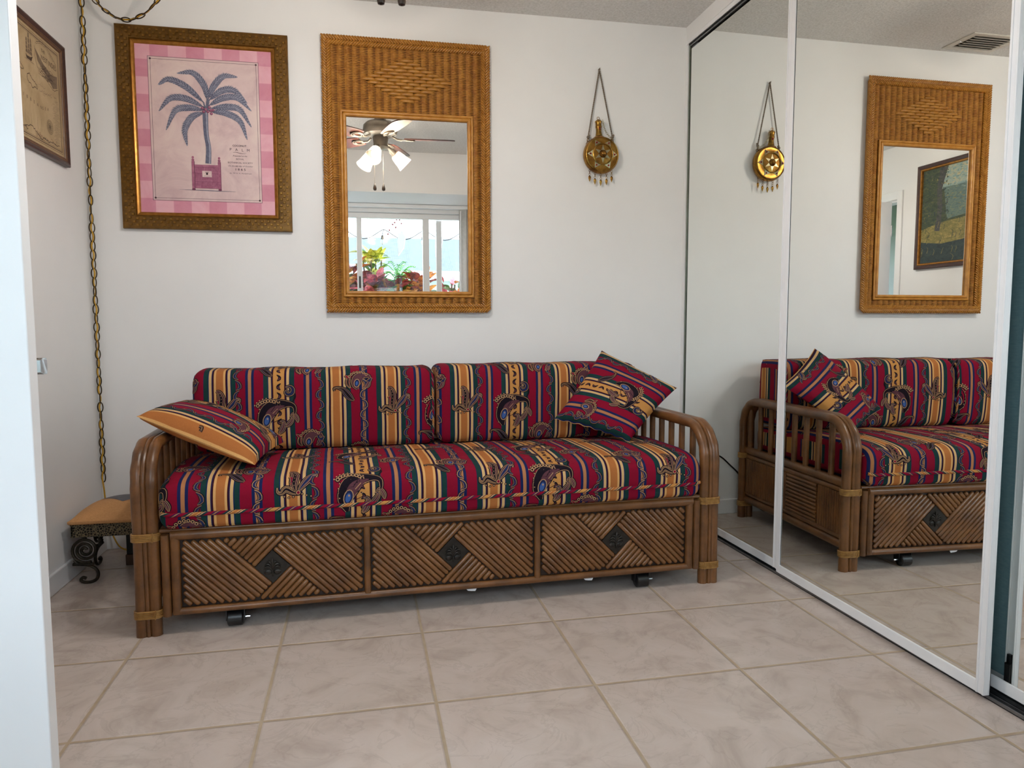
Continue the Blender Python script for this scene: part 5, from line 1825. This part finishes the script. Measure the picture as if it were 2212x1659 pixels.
# ================================================================== PAINTING on the left wall (a plain garden-by-the-sea scene stands in)
pt = thing('framed_painting', 'dark framed garden landscape painting on the left wall, seen only by double reflection', 'picture', (XL, -1.330, 1.818))
PW, PH = 0.545, 0.800
b = MB(); frame_ring(b, PW, PH, [(0, 0), (0, 0.024), (0.004, 0.028), (0.022, 0.020), (0.030, 0.018), (0.031, 0.006)], wallm)
b.build('frame', M['darkwood'], pt, sharp=30)
b = MB(); frame_ring(b, PW - 0.058, PH - 0.058, [(0, 0.006), (0, 0.021), (0.004, 0.024), (0.012, 0.021), (0.016, 0.012), (0.017, 0.006)], wallm)
b.build('gilt_fillet', M['goldcove'], pt, sharp=30)
def paint(name, c1, c2, c3, sc=18):
    m = mat(name, c2, 0.6)
    t = NT(m)
    f = t.noise(t.coord('Object', (1, 1, 2.2)), sc, 6, 0.7, 1.5)
    t.color(t.ramp(f, [(0.32, c1), (0.5, c2), (0.68, c3)]))
    return m
PM = [paint('paint_foliage', '#26332c', '#3c4a38', '#5c5f3c'), paint('paint_sea', '#3f5a60', '#5a706c', '#7d8466'), paint('paint_sky', '#5d7f86', '#8fa39a', '#c3a878'),
      paint('paint_meadow', '#5a5a34', '#7d7443', '#a39055'), paint('paint_trunk', '#2b2c2e', '#434447', '#58564e'), paint('paint_shade', '#1e2b30', '#2c3b3e', '#3a4a44')]
A = Art(lambda x, z, l: (0.0075 + l * 0.0002, x, z))
A.rect(-0.24, 0.24, -0.37, 0.37, 0, 0)
A.rect(-0.06, 0.24, 0.19, 0.37, 1, 2)
A.poly([(-0.02, 0.20), (0.24, 0.20), (0.24, -0.02), (0.02, -0.04)], 1.5, 1)
A.poly([(-0.24, -0.10), (-0.05, -0.06), (0.10, -0.05), (0.24, -0.04), (0.24, -0.22), (-0.02, -0.24), (-0.24, -0.20)], 2, 3)
A.poly([(-0.24, -0.19), (-0.02, -0.22), (0.24, -0.20), (0.24, -0.37), (-0.24, -0.37)], 3, 5)
A.rib([(-0.07, -0.12), (-0.05, 0.05), (-0.06, 0.2), (-0.02, 0.37)], [0.05, 0.045, 0.05, 0.08], 4, 4)
for i in range(260):
    x, z = random.uniform(-0.235, 0.03), random.uniform(-0.05, 0.36)
    a, L = random.uniform(0, PI), random.uniform(0.008, 0.024)
    A.rib([(x, z), (x + L * 0.5 * math.cos(a), z + L * 0.5 * math.sin(a) + 0.003), (x + L * math.cos(a), z + L * math.sin(a))],
          [0.003, random.uniform(0.005, 0.010), 0.001], 5 + i * 0.012, random.choice((0, 0, 5, 5, 4, 3 if i % 4 == 0 else 0)))
for i in range(120):
    x, z = random.uniform(0.0, 0.225), random.uniform(-0.03, 0.36)
    A.rib([(x, z), (x + 0.012, z + 0.002), (x + 0.028, z - 0.001)], [0.001, 0.004, 0.001], 5 + i * 0.012, (2 if z > 0.17 else 1) if i % 3 else (1 if z > 0.17 else 3))
for i in range(40):
    x, z = random.uniform(-0.22, 0.22), random.uniform(-0.36, -0.06)
    A.rib([(x, z), (x + 0.01, z + 0.03), (x + random.uniform(-0.02, 0.03), z + 0.05)], [0.005, 0.004, 0.001], 7 + i * 0.02, random.choice((3, 0, 5)))
A.mb.build('canvas', PM, pt, sharp=180)

# ================================================================== OUTDOORS (seen through the window, by reflection)
b = MB(); b.box(-14, 14, -22, YF - 0.12, -0.20, -0.05)
structure('ground', b, noisy('pale_paving', '#85857f', '#92928c', 3, 0.8), 'pale paving outside the window', 'ground')
b = MB(); b.box(-14, -3.22, YF - 0.12, 3, -0.20, -0.05)
structure('lawn', b, noisy('lawn_green', '#5d8a34', '#7aa54a', 6, 0.9), 'green lawn beyond the next room window', 'lawn')
b = MB(); b.box(-6, 6, -4.55, YF - 0.1, 2.52, 2.62); b.box(-6, 6, -4.60, -4.55, 2.42, 2.62)
structure('trim_7', b, M['white'], 'white eave soffit outside the window', 'eave')
hs = thing('neighbour_house', 'pale neighbouring house with a grey shingle roof outside the window', 'house', (2, -12, -0.05))
M['housewall'] = noisy('pale_green_stucco', '#9aaba3', '#a4b4ac', 3, 0.8)
M['shingle'] = mat('grey_shingles', '#aab4bd', 0.85)
t = NT(M['shingle'])
br = t.n('ShaderNodeTexBrick'); br.inputs['Scale'].default_value = 5.5; br.inputs['Mortar Size'].default_value = 0.03
t.l(t.coord('Object'), br.inputs['Vector'])
br.inputs[1].default_value = hx('#494f55'); br.inputs[2].default_value = hx('#565d63'); br.inputs[3].default_value = hx('#3b4147')
t.color(br.outputs[0])
b = MB(); b.box(-9, 9, -5.0, -0.4, 0, 2.0); b.build('house_walls', M['housewall'], hs)
b = MB()
b.grid([[(-9.5, 0.0, 2.17), (9.5, 0.0, 2.17)], [(-9.5, -2.6, 3.15), (9.5, -2.6, 3.15)], [(-9.5, -5.4, 2.17), (9.5, -5.4, 2.17)]])
b.build('roof', M['shingle'], hs, sharp=20)
b = MB(); b.box(-9.5, 9.5, -0.03, 0.0, 1.98, 2.17); b.box(-9.5, 9.5, -0.42, -0.03, 1.98, 2.0); b.build('fascia', M['white'], hs)
for i, x in enumerate((-4.5, -1.4, 2.2, 5.5)):
    b = MB(); b.box(x - 0.6, x + 0.6, -0.42, -0.38, 0.8, 1.8); b.build('house_window', noisy('house_window_%s' % 'abcd'[i], '#8fa3ad', '#9db1ba', 4, 0.2), hs)

# string light along the eave
sl = thing('string_light', 'black cable with bulbs drooping outside the window', 'string light', (0.15, -4.30, 2.0))
M['cable'] = mat('black_rubber_cable', '#1c1e20', 0.5)
b = MB()
pth = []
for i in range(120):
    x = -2.0 + 4.0 * i / 119
    pth.append((x - 0.15, 0, -0.02 - 0.10 * abs(math.sin((x - 0.153) * PI / 0.42)) ** 1.3))
b.tube(pth, 0.0045, 6); b.build('cable', M['cable'], sl)
M['clearbulb'] = mat('clear_bulb_glass', '#dfe6e8', 0.1)
for j in range(-4, 5):
    x = 0.153 + j * 0.42
    b = MB(); b.tube([(x - 0.15, 0, -0.02), (x - 0.15 - 0.012, 0, -0.055), (x - 0.165, 0, -0.085)], 0.004, 6); b.lathe([(0.0, -0.08), (0.014, -0.082), (0.017, -0.12), (0.0, -0.122)], 12, Matrix.Translation((x - 0.165, 0, 0)))
    so_ = b.build('socket', M['cable'], sl)
    b = MB(); b.ell((x - 0.165, 0, -0.150), 0.020, 0.020, 0.030, n=12, k=8); b.build('bulb', M['clearbulb'], so_)
# hanging panels
for x, lab in ((0.335, 'white diamond panel of the hanging mobile left of the sash stile'), (0.72, 'white diamond panel hanging right of the sash stiles')):
    b = MB()
    pts = [(-0.045, 0.10), (0.0, 0.125), (0.040, 0.06), (0.020, -0.05), (-0.045, -0.13), (-0.050, 0.02)]
    f0 = [b.vert((a, -0.006, c)) for a, c in pts]; f1 = [b.vert((a, 0.006, c)) for a, c in pts]
    b.face(f0); b.face(f1[::-1])
    for i in range(6):
        b.face((f0[i], f1[i], f1[(i + 1) % 6], f0[(i + 1) % 6]))
    b.tube([(0, 0, 0.12), (0, 0, 0.70)], 0.0012, 5)
    tag(b.build('hanging_ornament', M['white'], None, loc=(x, -4.2, 1.83), rot=(0, 0, 0.5)), lab, 'ornament')
# plants
def leaf(mb, base, dirv, upv_, L, W, fold, mat_, curl=0.25, nseg=7, vein=None):
    d = Vector(dirv).normalized()
    s = d.cross(Vector(upv_))
    if s.length < 1e-4:
        s = Vector((1, 0, 0))
    s.normalize()
    n = s.cross(d)
    rows = []
    for i in range(nseg + 1):
        u = i / nseg
        w = W * (math.sin(PI * min(u ** 0.75, 1.0)) ** 0.8) + 0.001
        c = Vector(base) + d * (L * u) - Vector((0, 0, 1)) * (curl * L * u * u)
        rows.append([c + s * w + n * (fold * w), c + s * w * 0.5 + n * (fold * w * 0.4), c, c - s * w * 0.5 + n * (fold * w * 0.4), c - s * w + n * (fold * w)])
    mb.grid(rows, mat=mat_)
def leafmat(name, c1, c2, c3):
    m = mat(name, c2, 0.4)
    t = NT(m)
    f = t.noise(t.coord('Object', (1, 1, 1)), 28, 4, 0.7, 1.0)
    t.color(t.ramp(f, [(0.36, c1), (0.5, c2), (0.66, c3)]))
    m.node_tree.nodes['Principled BSDF'].inputs['Transmission Weight'].default_value = 0.0
    return m
LM = dict(pink=leafmat('croton_pink', '#6e2230', '#d9566a', '#f08a86'), red=leafmat('croton_red', '#3d1620', '#8c2f36', '#c75a4a'), yellow=leafmat('croton_yellow', '#6f7d20', '#c9c23a', '#ece06a'),
          orange=leafmat('croton_orange', '#7a3a1a', '#d98a3c', '#f0bb62'), green=leafmat('croton_green', '#24401c', '#3f6b28', '#6d9438'), lime=leafmat('fern_lime', '#3f8f22', '#6cc63a', '#9be65a'))
M['stem'] = noisy('plant_stem', '#4a3a26', '#5d4b30', 30, 0.7)
def croton(x, y, ztop, cols, n, label, spread=0.22, L=(0.13, 0.2)):
    root = thing('croton_plant', label, 'plant', (x, y, -0.05), 0, 'plants outside the window')
    b = MB(); zt = ztop + 0.05
    for k in range(4):
        a = k * 1.7
        b.tube([(0.02 * math.cos(a), 0.02 * math.sin(a), 0), (0.05 * math.cos(a), 0.05 * math.sin(a), zt * 0.6), (0.10 * math.cos(a), 0.08 * math.sin(a), zt - 0.16)], 0.008, 6)
    b.build('stems', M['stem'], root)
    b = MB()
    for i in range(n):
        a = random.uniform(0, 2 * PI)
        hgt_ = random.uniform(0.0, 1.0) ** 0.7
        r = random.uniform(0.02, spread * 0.6)
        el = random.uniform(0.15, 1.2)
        d = (math.cos(a) * math.cos(el), math.sin(a) * math.cos(el), math.sin(el))
        Lf = random.uniform(*L)
        leaf(b, (r * math.cos(a), r * math.sin(a), zt - 0.12 - 0.42 * (1 - hgt_)), d, (0, 0, 1), Lf, Lf * random.uniform(0.20, 0.28), 0.35, random.randrange(len(cols)), random.uniform(0.1, 0.5))
    b.build('foliage', [LM[c] for c in cols], root)
    return root
croton(0.03, -4.18, 1.58, ['pink', 'pink', 'red'], 110, 'pink-leaved croton in front, below the window middle')
croton(0.26, -4.12, 1.50, ['red', 'green', 'orange'], 110, 'dark red and green croton beside the pink one')
croton(0.50, -4.20, 1.60, ['orange', 'orange', 'red'], 110, 'orange-leaved croton by the sash stile')
croton(-0.20, -4.30, 1.72, ['orange', 'red', 'green'], 110, 'orange and red croton at the left of the reflected view')
croton(0.03, -4.55, 1.86, ['yellow', 'yellow', 'green'], 60, 'tall croton with upright yellow leaves at the back', 0.18)
croton(0.86, -4.30, 1.58, ['pink', 'orange', 'green'], 40, 'croton half hidden behind the right sash stile')
root = thing('fern_plant', 'bright lime feathery plant arching above the crotons', 'plant', (0.30, -4.50, -0.05), 0, 'plants outside the window')
b = MB(); b.tube([(0, 0, 0), (0.01, 0, 0.8), (0.0, 0.02, 1.60)], 0.012, 7); b.build('stems', M['stem'], root)
b = MB()
for i in range(80):
    a = random.uniform(0, 2 * PI)
    el = random.uniform(0.2, 1.1)
    d = Vector((math.cos(a) * math.cos(el), math.sin(a) * math.cos(el), math.sin(el)))
    L = random.uniform(0.22, 0.36)
    o0 = Vector((0.03 * math.cos(a), 0.03 * math.sin(a), 1.52 + random.uniform(-0.12, 0.08)))
    pts = [o0 + d * (L * u) - Vector((0, 0, 1)) * (0.55 * L * u * u) for u in [q / 9 for q in range(10)]]
    b.tube(pts, 0.0025, 4)
    s = d.cross(Vector((0, 0, 1))).normalized()
    for q in range(1, 10):
        for sg in (-1, 1):
            leaf(b, pts[q], d * 0.8 + s * sg * 0.8, (0, 0, 1), 0.055 * (1.1 - 0.06 * q), 0.006, 0.2, 0, 0.3, 3)
b.build('foliage', LM['lime'], root)
# berry sprays
M['berry'] = mat('dark_red_berry', '#8a3a44', 0.4)
root = thing('berry_spray', 'thin twig with dark red berries hanging outside the window', 'twig', (0.285, -4.28, 2.5))
b = MB(); b.tube([(0.03, 0, 0.02), (0.01, 0, -0.25), (-0.03, 0, -0.42), (-0.09, 0, -0.56)], 0.0018, 5); b.tube([(0.0, 0, -0.32), (0.05, 0, -0.45)], 0.0015, 5)
b.build('stem', M['stem'], root)
for x, z in ((-0.09, -0.57), (-0.075, -0.53), (-0.04, -0.47), (-0.02, -0.45), (0.0, -0.42), (0.05, -0.46), (0.03, -0.42), (-0.01, -0.50)):
    b = MB(); b.ell((x, 0, z), 0.010, 0.010, 0.010, n=9, k=7); b.build('berry', M['berry'], root)
